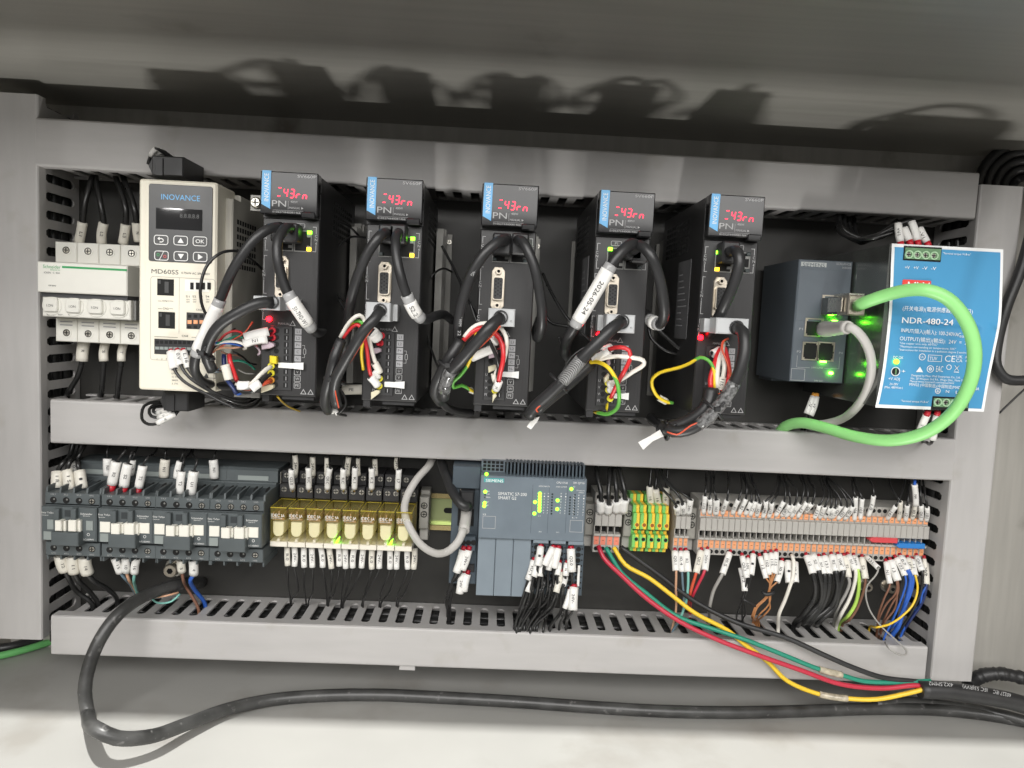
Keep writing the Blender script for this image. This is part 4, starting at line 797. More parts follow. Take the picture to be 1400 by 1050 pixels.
# ------------------------------------------------------------------ programmable controller
def controller():
    z5 = zm(610, 630, 5.25); DN = 87
    P = lambda x, y, d: at(*z5(x, y), d)
    def bz(q, x0, y0, x1, y1, d0, d1, c=0, m=0): a, e = P(x0, y0, d1), P(x1, y1, d1); return q.box(a[0], e[0], e[1], a[1], d0, d1, c, m)
    a, e = P(258, 100, DN), P(985, 965, DN); X0, X1 = a[0] - 1, P(1000, 350, DN)[0]; zt, zb = P(500, 115, DN)[1], P(400, 965, 80)[1]; zm_ = P(400, 520, DN)[1]
    t = thing('programmable_controller', 'grey blue programmable controller with green lights and a bundle of white tagged wires', 'controller', ((X0 + X1) / 2, 8, zb))
    q = MB(); q.box(X0, X1, zb, zt + 9, 8, 70); q.box(X0, X1, zm_ - 5, zt, 70, DN, .8); body = part(t, 'body', q, 'plc')
    xs = P(620, 300, DN)[0]
    xd = P(605, 700, 82)[0]
    for i in range(3):
        w_ = (xd - X0) / 3; q = MB(); q.box(X0 + i * w_ + .15, X0 + (i + 1) * w_ - .15, zb + .3, zm_ - 4.6, 68, 83, .5); q.box(X0 + i * w_ + .15, X0 + (i + 1) * w_ - .15, zm_ - 5, zm_ - .3, 68, 85.5, .5); dr = part(t, 'cover_flap', q, 'plc_light')
        if i: q = MB(); x = X0 + i * w_ + w_ * .3; q.box(x, x + 5.5, zm_ - 1.6, zm_ - .2, 85, 86); part(dr, 'grip', q, 'hole')
    # vents on top
    for i in range(22):
        q = MB(); x = X0 + 21 + i * 3.05
        if x < X1 - 2: q.box(x, x + 1.5, zt - .6, zt + 10, 62, DN - 6, .2); part(body, 'vent_rib', q, 'plc_dark')
    q = MB(); q.box(X0 + 20, X1 - 1.5, zt - .3, zt + 8.8, 60, 70.4); part(body, 'vent_recess', q, 'hole')
    for r in range(3):
        for c in range(5): q = MB(); x, z = X0 + 1.5 + c * 3.6, zt + 1 + r * 3.0; q.box(x, x + 2.6, z, z + 2, 69, 70.8); part(body, 'vent_slot', q, 'hole')
    q = MB(); bz(q, 272, 122, 415, 158, DN - .2, DN + .25); bd = part(body, 'badge', q, 'teal'); q = MB(); k = kpx(700, 660, DN) / 5.25
    a = P(284, 150, DN); q.text('SIEMENS', a[0], a[1], DN + .3, 21 * k, 0, 124 * k); q.text('SIEMENS', a[0] + .12, a[1], DN + .32, 21 * k, 0, 124 * k); part(bd, 'lettering', q, 'print_white')
    q = MB(); ky = DN + .12
    for s, x, y, h, w_ in (('SIMATIC S7-200', 373, 245, 22, 205), ('SMART G2', 373, 275, 22, 130), ('CPU ST30', 792, 163, 14, 80), ('EM QT16', 915, 165, 14, 78), ('24VDC INPUTS', 665, 186, 9, 78), ('24VDC OUTPUTS', 788, 190, 9, 80), ('RUN', 293, 222, 9, 18), ('STOP', 288, 244, 9, 24), ('ERROR', 285, 266, 9, 32), ('SF', 290, 300, 9, 14), ('BF', 290, 324, 9, 14), ('X3', 262, 390, 12, 22), ('DIAG', 912, 190, 9, 14), ('X10', 664, 513, 9, 20), ('X11', 790, 517, 9, 20), ('Outputs', 935, 216, 8, 60), ('24VDC', 950, 232, 8, 40), ('0 V', 660, 400, 8, 20), ('L+', 905, 412, 8, 40)):
        a = P(x, y, ky); q.text(s, a[0], a[1], ky, h * k, 0, w_ * k)
    for r in range(8):
        for c, (x, y) in enumerate(((702, 240), (730, 240), (822, 240), (855, 242), (948, 252), (985, 255), (915, 252))): 
            a = P(x - r * 1.2, y + r * 20, ky); q.text(str(r), a[0], a[1], ky, 9 * k, 0, 8 * k)
    part(body, 'lettering', q, 'print_white')
    q = MB()
    for x in (622, 742, 872): a, e = P(x, 170, DN), P(x - 12, 520, DN); q.box(a[0], a[0] + .25, e[1], a[1], DN - .1, DN + .1)
    part(body, 'panel_line', q, 'plc_dark')
    led = [(280, 222, 1), (280, 243, 0), (279, 263, 0), (276, 302, 1), (273, 324, 1), (899, 202, 1), (638, 296, 1), (633, 378, 1), (800, 284, 1), (797, 346, 1), (290, 95, 1)] + [(673 - i * .7, 235 + i * 20.5, 1) for i in range(7)]
    led += [(762 - i * .9, 240 + i * 20, 0) for i in range(8)] + [(890 - i * .9, 262 + i * 20, 0) for i in range(7)] + [(924 - i * .9, 245 + i * 20, 0) for i in range(8)]
    for x, y, on in led:
        a = P(x, y, DN); q = MB(); q.knob(a[0], a[1], 1.45 if on else .8, DN - .1, DN + (.6 if on else .15), 10, 0, .15 if not on else .3); part(t, 'status_light', q, 'led_green' if on else 'led_off')
    for x0, y0, x1, y1 in ((263, 395, 352, 488), (890, 425, 978, 515)): a, e = P(x0, y0, ky), P(x1, y1, ky); q = MB(); q.frame(a[0], e[0], e[1], a[1], .35, DN - .1, ky); part(body, 'code_frame', q, 'print_grey')
    # terminal strips
    for x0, x1, y0 in ((604, 728, 585), (732, 848, 590), (858, 972, 598)):
        a, e = P(x0, y0, 80), P(x1, 960, 80); q = MB(); q.box(a[0], e[0], zb + 2, a[1], 66, 80, .4); ts = part(t, 'terminal_strip', q, 'plc_dark')
        q = MB(); q.box((a[0] + e[0]) / 2 - 6.5, (a[0] + e[0]) / 2 + 6.5, a[1] + 1, a[1] + 6.5, 70, DN - 1, .8); part(ts, 'release_tab', q, 'plc_light')
        for r in range(9):
            z = a[1] - 4 - r * 4.9
            if z < zb + 4: continue
            for c in (0, 1): q = MB(); x = (a[0] + e[0]) / 2 - 3.2 + c * 6.4; q.knob(x, z, 2.1, 79.5, 80.2, 12); q.knob(x - 3.2 + c * 6.4, z + .4, .7, 79.5, 80.2, 8); part(ts, 'wire_hole', q, 'hole')
    a, e = P(945, 750, 80), P(955, 900, 80); q = MB(); q.box(a[0], a[0] + 2, e[1], a[1], 79, 80.6)
    part(t, 'index_strip', q, 'marker_white')
    # left wing with the ports
    xl, zl1 = P(65, 30, 72); zl0 = P(50, 880, 72)[1]; q = MB(); q.box(xl - 1.5, X0 - .3, zl0, zl1 - 19, 8, 72, .6); q.box(xl - 1.5, X0 - .3, zl1 - 19, zl1, 8, 76, .6); wg = part(t, 'port_wing', q, 'plc_dark')
    q = MB(); bz(q, 95, 205, 200, 330, 70, 73.5, .4); bz(q, 85, 345, 195, 470, 70, 73.5, .4); part(wg, 'network_socket', q, 'hole')
    q = MB(); bz(q, 100, 205, 192, 214, 72, 74.2); part(wg, 'socket_edge', q, 'nickel')
    q = MB(); bz(q, 85, 540, 208, 650, 70, 79, .5); ps = part(wg, 'power_plug', q, 'plc_dark')
    for i in range(3): a = P(122 + i * 37, 588, 79); q = MB(); q.knob(a[0], a[1], 2.3, 78.5, 79.3, 12); part(ps, 'screw_hole', q, 'hole')
    q = MB(); a = P(75, 162, 72.1); q.text('24V DC', a[0], a[1], 72.15, 1.7, 0, 13); part(wg, 'lettering', q, 'print_grey')
    q = MB(); bz(q, 110, 740, 200, 800, 70, 73.5, .4); part(wg, 'lower_plug', q, 'black_plastic')
controller()
# ------------------------------------------------------------------ wires and cables
def W(z, pts, Ds):
    out = []; n = len(pts)
    for i, p in enumerate(pts):
        f = i / max(1, n - 1) * (len(Ds) - 1); k = min(int(f), len(Ds) - 2) if len(Ds) > 1 else 0
        D = Ds[0] if len(Ds) == 1 else Ds[k] + (Ds[k + 1] - Ds[k]) * (f - k)
        x, y = z(*p) if z else p; out.append(pt(x, y, D))
    return out
def drop(px, py, zz=-270.5):
    d = ROTI @ Vector(((px - 700) / FPX, (py - 525) / FPX, 1)); D = CAMD + zz / (d[1] / d[2]); x, z = at(px, py, D); return (x, D, z)
def into(p, dz=-14): return (p[0], p[1] - 1, p[2] + dz)
def gnd(px, py, r): return drop(px, py, ZF + r)
def text3(q, s, c, a, n, h, m, wid=None):
    vs, fs, Wd = glyphs(s); k = h / .7; sx = wid / Wd if wid else k; a = Vector(a).normalized(); n = (Vector(n) - a * a.dot(Vector(n))).normalized(); b = a.cross(n)
    if b.z < 0 and abs(b.z) > .3 and False: b = -b; a = -a
    q.add([tuple(Vector(c) + a * ((u - Wd / 2) * sx) + b * ((v - .35) * k)) for u, v in vs], fs, m)
def sleeve(parent, p0, p1, r, m='marker_white', txt=None, name='marker_sleeve', n=10):
    q = MB(); a, b = Vector(p0), Vector(p1); t = (b - a).normalized()
    L = (b - a).length; side = Vector((0, 1, 0)).cross(t); bow = (Vector((0, 1, 0)) * .5 + side * (hash_(p0) - .5) * 1.6)
    q.tube([tuple(a), tuple(a.lerp(b, .5) + bow * min(1, L / 20)), tuple(b)], r, n, 0, 2.5, flat=.86)
    q.cyl(tuple(a - t * .04), tuple(a + t * .3), r * .72, n, 1); q.cyl(tuple(b - t * .3), tuple(b + t * .04), r * .72, n, 1)
    if txt:
        nn = Vector((-(a + b).x / 2, CAMD - (a + b).y / 2, -(a + b).z / 2)).normalized(); nn = (nn - t * t.dot(nn)).normalized(); c = a.lerp(b, .5) + bow * min(1, L / 20) + nn * (r * 1.0 + .15)
        ax = t if t.z < 0 or abs(t.z) < .4 else -t
        if abs(t.z) <= .4: ax = t if t.x > 0 else -t
        text3(q, txt, c, ax, nn, min(2.3, r * 1.15), 1, min(L * .62, len(txt) * 1.9))
    return part(parent, name, q, [m, 'ink'])
def hash_(p): return (math.sin(p[0] * 12.9898 + p[2] * 78.233) * 43758.5453) % 1
def ferrule(parent, p0, p1, r, m):
    q = MB(); q.cyl(p0, p1, r, 10, 0, r * .8); return part(parent, 'ferrule', q, m)
def cable(label, pts, r, m, group=None, name='cable', cat='cable', step=4, n=10, flat=1.0, taper=None):
    q = MB(); q.tube(pts, r, n, 0, step, flat); return solo(name, label, cat, q, m, group, org=tuple(pts[0]))
def wire(label, pts, r=.9, m='wire_black', group=None, sl=None, fe=None, step=3):
    o = cable(label, pts, r, m, group, 'wire', 'wire', step, 7)
    for s in sl or []: sleeve(o, *s)
    for f in fe or []: ferrule(o, *f)
    return o
TX = ['1', '2', '12', '13', '101', '102', '103', '104', '105', '24V-', '24V+', 'Q0.1', 'Q0.2', 'Q0.3', 'I0.4', 'I0.5', 'R2', 'S2', 'T2', 'N1', 'L1', '0.7', '115', '131', '143', '1.0', '1.2']
rt = random.Random(21)
# upper wires of the long terminal row
z1 = zm(940, 650, 7.5); z2 = zm(1100, 650, 7.368)
UP = [(z1, (162, 390), (180, 210), [(190, 120), (192, 15)]), (z1, (222, 390), (228, 240), [(236, 180), (240, 15)]), (z1, (288, 395), (298, 250), [(270, 150), (272, 15)]), (z1, (355, 395), (405, 255), [(418, 130), (420, 15)]),
      (z1, (458, 395), (520, 250), [(556, 150), (548, 10)]), (z1, (525, 400), (600, 240), [(606, 120), (575, 20)]), (z1, (590, 400), (655, 275), [(655, 190), (625, 110), (598, 20)]), (z1, (640, 410), (700, 265), [(705, 190), (690, 100), (660, 20)]),
      (z1, (708, 415), (740, 285), [(722, 180), (640, 30)]), (z1, (770, 430), (805, 262), [(862, 210), (915, 100), (925, 20)]), (z1, (828, 430), (865, 280), [(910, 210), (935, 140), (950, 20)]), (z1, (900, 415), (990, 268), [(1005, 150), (945, 10)]),
      (z1, (960, 415), (1050, 300), [(1042, 160), (990, 20)]), (z1, (1000, 420), (1095, 305), [(1125, 160), (1020, 5)]), (z1, (1060, 425), (1155, 290), [(1196, 140), (1150, 10)]), (z1, (1125, 430), (1225, 275), [(1232, 150), (1180, 20)]),
      (z2, (5, 375), (75, 285), [(106, 160), (38, 30)]), (z2, (95, 430), (150, 300), [(196, 200), (150, 20)]), (z2, (150, 430), (205, 315), [(246, 200), (180, 25)]), (z2, (200, 425), (265, 325), [(272, 220), (196, 40)]),
      (z2, (250, 430), (305, 330), [(322, 240), (205, 40)]), (z2, (275, 425), (370, 305), [(352, 220), (255, 95), (225, 35)]), (z2, (330, 440), (430, 320), [(402, 200), (305, 85), (240, 30)]), (z2, (400, 440), (490, 310), [(470, 240), (352, 110), (250, 35)]),
      (z2, (500, 450), (515, 220), [(492, 150), (480, 40)]), (z2, (560, 440), (580, 235), [(552, 170), (515, 110), (500, 30)]), (z2, (640, 410), (695, 205), [(690, 120), (640, 10)]), (z2, (830, 440), (920, 310), [(962, 220), (1000, 100), (1005, 20)]),
      (z2, (945, 450), (965, 265), [(935, 220), (872, 120), (850, 30)]), (z2, (1015, 455), (1035, 300), [(1046, 200), (1042, 30)]), (z2, (1080, 440), (1112, 300), [(1118, 180), (1130, 60), (1135, 20)]), (z2, (1170, 455), (1175, 300), [(1166, 150), (1155, 20)]), (z2, (1225, 460), (1235, 320), [(1215, 200), (1190, 30)])]
for i, (z, b, t, up) in enumerate(UP):
    jit = rt.uniform(-1.5, 3); p0, p1 = pt(*z(*b), 40.5), pt(*z(*t), 48 + jit); ups = W(z, up, [46 + jit, 30]); top = (ups[-1][0], 27, -114.0)
    r = 2.15 if i != 2 else 2.9
    wire('black wire with white sleeve above the long terminal row, %s from the left' % orn(i + 1), [p0, p1] + ups + [top], .95, 'wire_black', 'black wires above the long terminal row', [(p0, p1, r, 'marker_white' if i not in (28, 30) else 'marker_cream', rt.choice(TX))])
a, b = pt(*z2(1122, 300), 52), pt(*z2(1108, 92), 56)
wire('blue wire with a tall white sleeve above the right end of the terminals', [a, b, pt(*z2(1112, 40), 50), (pt(*z2(1115, 10), 34)[0], 28, -114)], 1.3, 'blue', None, [(a, b, 2.6, 'marker_white', 'N4')])
# three wires above the small terminals, three grey sleeves above the earth terminals, four thick wires
z8 = zm(800, 640, 7.5)
for i, (b, t, up) in enumerate((((945, 470), (938, 395), [(880, 310), (770, 180), (735, 30)]), ((1003, 470), (1003, 370), [(960, 280), (830, 140), (770, 20)]), ((1060, 462), (1080, 325), [(1030, 280), (900, 190), (800, 40)]))):
    p0, p1 = pt(*z8(*b), 41), pt(*z8(*t), 48); ups = W(z8, up, [48, 30]); wire('%s black wire with a white cap above the small terminals' % ('left', 'middle', 'right')[i], [p0, p1] + ups + [(ups[-1][0], 26, -114)], 1.2, 'wire_black', 'wires above the small terminals', [(p0, p1, 2.9, 'marker_white', rt.choice(TX))])
for i, (b, t) in enumerate((((685, 400), (662, 188)), ((765, 398), (722, 215)), ((828, 395), (832, 200)))):
    p0, p1 = pt(*z8(*b), 24), pt(*z8(*t), 28); wire('%s dark wire in a grey sleeve behind the earth terminals' % ('left', 'middle', 'right')[i], [p0, p1, pt(*z8(t[0] + 10, t[1] - 110), 26), (pt(*z8(t[0] + 20, 0), 24)[0], 22, -114)], 1.2, 'wire_black', 'grey sleeves behind the earth terminals', [(p0, p1, 3.2, 'marker_cream', '16')])
for i, (b, t, up) in enumerate((((158, 450), (162, 335), [(160, 240), (120, 60), (115, 0)]), ((235, 455), (242, 370), [(240, 250), (255, 60), (258, 0)]), ((318, 445), (325, 335), [(318, 200), (300, 40), (298, 0)]), ((392, 450), (408, 320), [(400, 210), (360, 40), (345, -10)]))):
    p0, p1 = pt(*z8(*b), 44), pt(*z8(*t), 50); ups = W(z8, up, [50, 34]); wire('%s thick black wire in a white cap above the wide grey terminals' % ('first', 'second', 'third', 'fourth')[i], [p0, p1] + ups + [(ups[-1][0], 28, -114)], 2.1, 'wire_black', 'thick wires above the wide terminals', [(p0, p1, 3.9, 'marker_white', None)])
# wires below the terminals
z3 = zm(940, 750, 8.076); z4 = zm(1090, 750, 7); z6 = zm(900, 640, 4)
G = 'wires hanging below the terminals'
def low(label, z, s0, s1, path, r, m, end=None, sr=2.3, sm='marker_white', txt=True, fe='ferrule_red', Ds=(42, 52, 46), grp=None):
    p0, p1 = pt(*z(*s0), Ds[0]), pt(*z(*s1), Ds[1]); body = W(z, path, [Ds[1], Ds[2]]) if path else []
    pts = [p0, p1] + body
    if end: e = drop(*z(*end)); pts += [e, into(e)]
    d = (Vector(p0) - Vector(p1)).normalized(); f0 = tuple(Vector(p0) + d * 3.2)
    return wire(label, pts, r, m, grp, [(p0, p1, sr, sm, rt.choice(TX) if txt else None)], [(p0, f0, 1.7, fe)] if fe else None)
low('tan wire with a white sleeve under the small terminals', z6, (92, 455), (98, 562), [(96, 650), (97, 770)], 1.1, 'tan', (75, 885), 3.4)
low('slate blue wire with a white sleeve under the small terminals', z6, (125, 455), (130, 568), [(134, 640), (140, 720), (120, 830)], 1.1, 'slate', (78, 890), 2.4)
low('teal wire with a white sleeve under the small terminals', z6, (152, 455), (163, 568), [(162, 650), (150, 740), (110, 840)], 1.2, 'teal_wire', (86, 880), 3.2)
low('orange red wire with a cream sleeve at the left end of the long row', z3, (150, 25), (95, 270), [(55, 400), (15, 560)], 1.4, 'orange_red', (20, 700), 3.2, 'marker_cream')
low('crimson wire with a white sleeve at the left end of the long row', z3, (218, 18), (190, 240), [(120, 390), (50, 540)], 1.4, 'crimson', (30, 720), 3.2)
low('grey wire with a slanted white sleeve below the long row', z3, (465, 48), (385, 280), [(340, 360), (285, 470), (245, 640)], 1.6, 'grey_wire', (240, 780), 3.0)
low('thin black wire with the leftmost white sleeve of a cluster of three', z3, (605, 85), (655, 325), [(640, 420), (610, 560), (552, 700)], .8, 'wire_black', (540, 800), 2.7)
low('thin black wire with a short white sleeve behind two others', z3, (668, 110), (660, 300), [(640, 430), (615, 560), (605, 700)], .8, 'wire_black', (600, 810), 2.2)
low('thin black wire with a white sleeve leaning right in a cluster of three', z3, (725, 62), (703, 290), [(670, 420), (630, 560), (640, 700)], .8, 'wire_black', (605, 800), 2.7)
low('thin black wire with a lone white sleeve hanging low', z3, (590, 215), (632, 470), [(612, 530), (605, 640)], .8, 'wire_black', (602, 800), 2.8, fe=None)
for i, (s0, s1, mid) in enumerate((((800, 90), (868, 328), [(905, 380), (900, 450), (860, 540), (760, 640), (715, 730)]), ((862, 55), (900, 290), [(915, 370), (910, 450), (880, 540), (770, 650), (730, 760)]), ((922, 50), (938, 270), [(918, 370), (905, 450), (915, 560), (880, 640), (800, 720)]), ((978, 42), (962, 280), [(925, 380), (905, 450), (905, 600), (910, 660), (850, 730)]), ((1040, 142), (985, 370), [(940, 410), (905, 455), (880, 520), (740, 660), (720, 740)]))):
    low('%s copper brown wire from the left in the tied bunch' % orn(i + 1), z3, s0, s1, mid, .75, 'copper', (720 + 18 * i, 820), 2.9 if i == 4 else 2.5, grp='copper brown wires tied together')
q = MB(); p = pt(*z3(885, 480), 50); q.tube([(p[0] - 5, p[1], p[2] + .5), (p[0] - 3, p[1] + 2.5, p[2] - 1), (p[0] + 3, p[1] + 2.5, p[2]), (p[0] + 5, p[1], p[2] + 1)], 1.7, 8, 0, 1); solo('cable_tie', 'small black tie around the copper brown wires', 'cable tie', q, 'black_plastic')
q = MB(); p = pt(*z3(655, 580), 48); q.tube([(p[0] - 6, p[1], p[2] + 2), (p[0] - 1, p[1] + 2, p[2] + .8), (p[0] + 4, p[1] + 1, p[2] - 2), (p[0] + 9, p[1] - 1, p[2] - 5)], 1.2, 8, 0, 1); solo('cable_tie', 'small black tie below the lone low sleeve', 'cable tie', q, 'black_plastic')
low('left one of two upright sleeves with black tips below the long row', z3, (1120, 140), (1128, 380), [(1150, 410), (1165, 440)], .9, 'wire_black', None, 4.0, fe=None)
o = low('thick white wire arching over two upright sleeves', z3, (1185, 150), (1192, 372), None, 1.2, 'wire_black', None, 3.2, fe=None)
wire('thick white wire dropping into the bottom duct', W(z3, [(1150, 70), (1170, 130), (1165, 300), (1125, 430), (1075, 570), (1012, 720)], [44, 56, 48]) + [drop(*z3(1000, 900)), into(drop(*z3(1006, 955)))], 1.7, 'white_wire')
LB = [((90, 70), (150, 240), [(172, 350), (160, 480), (60, 630)], (-30, 730)), ((150, 60), (205, 215), [(236, 380), (215, 520), (100, 640)], (-5, 745)), ((210, 85), (260, 245), [(262, 400), (225, 540), (90, 690)], (60, 735)), ((260, 75), (305, 245), [(300, 400), (250, 540), (130, 680)], (75, 745)), ((330, 65), (370, 220), [(385, 380), (330, 540), (150, 690)], (100, 750)), ((395, 65), (440, 215), [(400, 400), (360, 560), (220, 690)], (185, 745))]
for i, (a, b, c, e) in enumerate(LB): low('%s thick black wire from the left sweeping down left from the long row' % orn(i + 1), z4, a, b, c, 2.4, 'wire_black', e, 3.4, grp='thick black wires below the long row', fe='ferrule_red' if i != 1 else None)
low('grey wire with a cream sleeve beside the white and lime wires', z4, (450, 75), (490, 275), [(500, 330), (460, 440), (390, 560)], 1.5, 'grey_wire', (350, 720), 3.0, 'marker_cream')
low('white wire curving beside the lime wire', z4, (490, 65), (558, 205), [(555, 300), (500, 480), (420, 630)], 1.6, 'white_wire', (375, 740), 3.0)
low('lime green wire curving into the bottom duct', z4, (545, 75), (580, 205), [(592, 340), (560, 520), (490, 640)], 1.6, 'lime', (400, 730), 3.2)
low('dark brown wire with a cream sleeve right of the lime wire', z4, (622, 88), (652, 290), [(630, 420), (565, 590), (500, 680)], 1.2, 'brown', (430, 740), 3.2, 'marker_cream')
p0, p1 = pt(*z4(660, 75), 44), pt(*z4(775, 185), 60)
wire('thin grey wire making a loose loop over the bottom duct edge', [p0, p1] + W(z4, [(752, 255), (675, 345), (655, 430), (690, 580), (800, 740), (960, 890), (1035, 965), (1045, 1005), (1010, 1022), (940, 1000), (880, 960)], [62, 60, 64, 74, 72]) + [pt(*z4(840, 900), 62)], .75, 'grey_wire', None, [(p0, p1, 2.3, 'marker_white', '131')])
low('leftmost brown wire of the right hand group', z4, (850, 130), (888, 335), [(830, 480), (775, 640)], .9, 'brown', (765, 800), 2.6)
for i, (c, e) in enumerate((([(965, 420), (900, 540), (850, 640)], (790, 800)), ([(940, 430), (860, 520), (795, 640)], (760, 790)), ([(955, 460), (930, 580), (840, 700)], (800, 815)))):
    low(('brown wire in a wide lettered sleeve of the right hand group', 'brown wire bending furthest left below a wide sleeve', 'brown wire lowest of three below a wide sleeve')[i], z4, (892 + i * 3, 115 + i * 4), (962 - i * 6, 308), c, .9, 'brown', e, 3.6 - i * .7, txt=i == 0)
low('thin blue wire nearest the brown wires', z4, (945, 92), (1032, 260), [(1040, 330), (965, 560), (900, 710)], 1.0, 'blue', (830, 860), 2.9)
low('thick blue wire in the right hand group', z4, (992, 75), (1060, 208), [(1086, 290), (1052, 470), (1000, 640), (965, 750)], 2.1, 'blue', (905, 840), 3.3)
low('blue wire between the thick blue one and the yellow one', z4, (1060, 95), (1108, 250), [(1095, 400), (985, 640), (930, 730)], 1.2, 'blue', (870, 800), 3.0, 'marker_cream')
low('orange yellow wire crossing over the blue wires', z4, (1100, 110), (1130, 258), [(1152, 370), (1115, 520), (1010, 640), (880, 725), (770, 752)], 1.0, 'yellow', (690, 765), 2.6, Ds=(42, 54, 62))
low('black wire right of the yellow one in the right hand group', z4, (1147, 78), (1195, 215), [(1185, 400), (1090, 620)], 1.2, 'wire_black', (960, 830), 3.0)
low('navy wire at the right end of the terminal row', z4, (1225, 140), (1235, 343), [(1218, 450), (1170, 560), (1085, 680)], 1.3, 'navy', (1000, 830), 3.0, 'marker_cream')
low('pale blue wire at the right end of the terminal row', z4, (1215, 100), (1238, 343), [(1195, 430), (1175, 540), (1130, 590)], 1.0, 'blue', (990, 840), 2.0, 'marker_cream')
# four core power cable and its cores
def core(label, pts, Ds, m, r, sl=None):
    P = W(None, pts, Ds); o = cable(label, P, r, m, 'cores of the four core cable', 'wire', 'wire', 5, 9)
    if sl:
        S = smooth(P, 2.5); near = lambda px, py: min(range(len(S)), key=lambda k: (lambda g: (g[0] - S[k].x) ** 2 + (g[1] - S[k].z) ** 2)(at(px, py, S[k].y)))
        q = MB(); q.tube([tuple(v) for v in S[near(*sl[0]):near(*sl[1]) + 1]], r * 1.45, 10, raw=True); part(o, 'clear_sleeve', q, 'sleeve_clear2')
mat('sleeve_clear2', (.45, .40, .30), .12, 0, .4, 200)
core('red core of the four core cable from the first wide terminal', [(818, 746), (825, 762), (850, 787), (884, 818), (930, 850), (982, 875), (1040, 897), (1097, 917), (1148, 935), (1206, 941), (1249, 937), (1272, 938)], [42, 54, 70, 79, 82, 84], 'crimson', 2.1)
core('green core of the four core cable with a clear sleeve', [(828, 748), (850, 783), (885, 812), (925, 842), (975, 860), (1020, 875), (1075, 897), (1120, 915), (1151, 923), (1179, 931), (1230, 933), (1272, 931)], [42, 54, 68, 77, 80, 80], 'green_wire', 2.0, ((1121, 916), (1152, 924), 75.6))
core('yellow core of the four core cable hanging lowest with a clear sleeve', [(839, 748), (855, 772), (887, 790), (920, 815), (950, 838), (995, 862), (1017, 880), (1050, 905), (1075, 930), (1120, 949), (1159, 955), (1198, 956), (1240, 948), (1272, 940)], [42, 52, 62, 67, 69, 80, 88], 'yellow', 2.0, ((1122, 949.5), (1158, 955), 84.2))
core('black core of the four core cable lying over the bottom duct', [(849, 748), (900, 785), (950, 822), (1005, 850), (1075, 872), (1128, 896), (1165, 912), (1206, 926), (1245, 931), (1272, 933)], [42, 52, 66, 78, 80, 79], 'cable_black', 2.2)
P = W(None, [(1257, 943), (1290, 944), (1335, 950), (1380, 958), (1420, 970)], [84, 86, 88]); o = cable('thick black four core cable entering from the lower right', P, 7.4, 'cable_black', None, 'power_cable', 'cable', 6, 16)
q = MB()
for s, px, py, ex, ey in (('4X2.5MM2', 1303, 936.5, 1270, 934.2), ('IEC 53(RVV)', 1350, 943.5, 1316, 938.5), ('60227 IEC', 1382, 951, 1358, 945.5)):
    a, b = Vector(pt(px, py, 93)), Vector(pt(ex, ey, 93)); text3(q, s, a.lerp(b, .5), b - a, (0, 1, .25), 3.0, 0, (b - a).length)
part(o, 'lettering', q, 'print_grey')
# old black cables along the floor
P = W(None, [(276, 796), (256, 797), (240, 800), (215, 808), (188, 820), (160, 842), (138, 872), (122, 910), (116, 945), (120, 975)], [2, 34, 48, 62, 82, 96, 104, 110, 114]) + [gnd(134, 998, 34), gnd(160, 1009, 27), gnd(205, 1007, 20), gnd(255, 990, 13), gnd(310, 970, 8), gnd(370, 957, 5.5), gnd(440, 951, 5.5), gnd(520, 950, 5.5), gnd(610, 954, 5.5), gnd(700, 959, 5.5), gnd(800, 966, 5.5), gnd(900, 972, 5.5), gnd(1000, 974, 5.5), gnd(1100, 972, 5.5), gnd(1200, 969, 5.5), gnd(1290, 971, 5.5), gnd(1360, 979, 5.5), gnd(1430, 992, 5.5)]
o = cable('worn black cable looping from the bottom duct down along the cabinet floor', P, 5.2, 'cable_old', None, 'floor_cable', 'cable', 5, 14)
for i, (m, pts) in enumerate((('teal_wire', [(205, 815), (215, 824), (235, 822), (246, 812)]), ('tan', [(200, 816), (225, 815), (244, 810)]))): wire(('teal bare core end beside the worn black cable', 'tan bare core end beside the worn black cable')[i], W(None, pts, [48, 56, 50]), .9, m)
P = [gnd(1196, 962, 9), gnd(1250, 960, 9), gnd(1310, 966, 8), gnd(1370, 977, 8), gnd(1430, 994, 8)]; cable('second worn black cable beside the four core cable on the floor', P, 4.6, 'cable_old', None, 'floor_cable', 'cable', 5, 12)
P = W(None, [(1322, 940), (1340, 925), (1365, 921), (1390, 925), (1425, 934)], [20, 30, 36]); q = MB(); pp = smooth(P, 1.4); q.tube([tuple(p) for p in pp], [5.4 + rt.uniform(0, 1.3) for i in range(len(pp))], 12, raw=True); solo('loom_tube', 'black taped lumpy loom tube behind the four core cable', 'loom tube', q, 'black_plastic')
P = [gnd(-20, 901, 4), gnd(20, 892, 4), gnd(45, 885, 4), gnd(80, 874, 4)]; cable('green network cable on the floor under the left duct', P, 3.4, 'net_green_shade', None, 'network_cable', 'cable')
P = [gnd(-20, 889, 7), gnd(15, 884, 7), gnd(45, 876, 7), gnd(75, 868, 7)]; cable('black cable on the floor under the left duct', P, 4.2, 'cable_black', None, 'floor_cable', 'cable')
# coil and loops at the upper right
for i in range(5):
    r = 66 - i * 11.5; P = [pt(1402 + r * math.cos(a), 262 - r * math.sin(a), 14 - i * 2 + 6 * math.sin(a * 2)) for a in [math.radians(195 - k * 17) for k in range(13)]]
    cable('%s black cable from the outside of the coil behind the right duct' % orn(i + 1), P, 4.2, 'cable_black', 'black cables coiled at the upper right', 'coiled_cable', 'cable', 6)
cable('thick black cable hanging in a loop right of the blue power supply', W(None, [(1412, 310), (1395, 370), (1376, 420), (1363, 470), (1362, 500), (1376, 518), (1412, 520)], [70, 66, 72]), 4.4, 'cable_black')
wire('thin black wire behind the right duct', W(None, [(1412, 522), (1390, 542), (1366, 565)], [10]), 1.0)
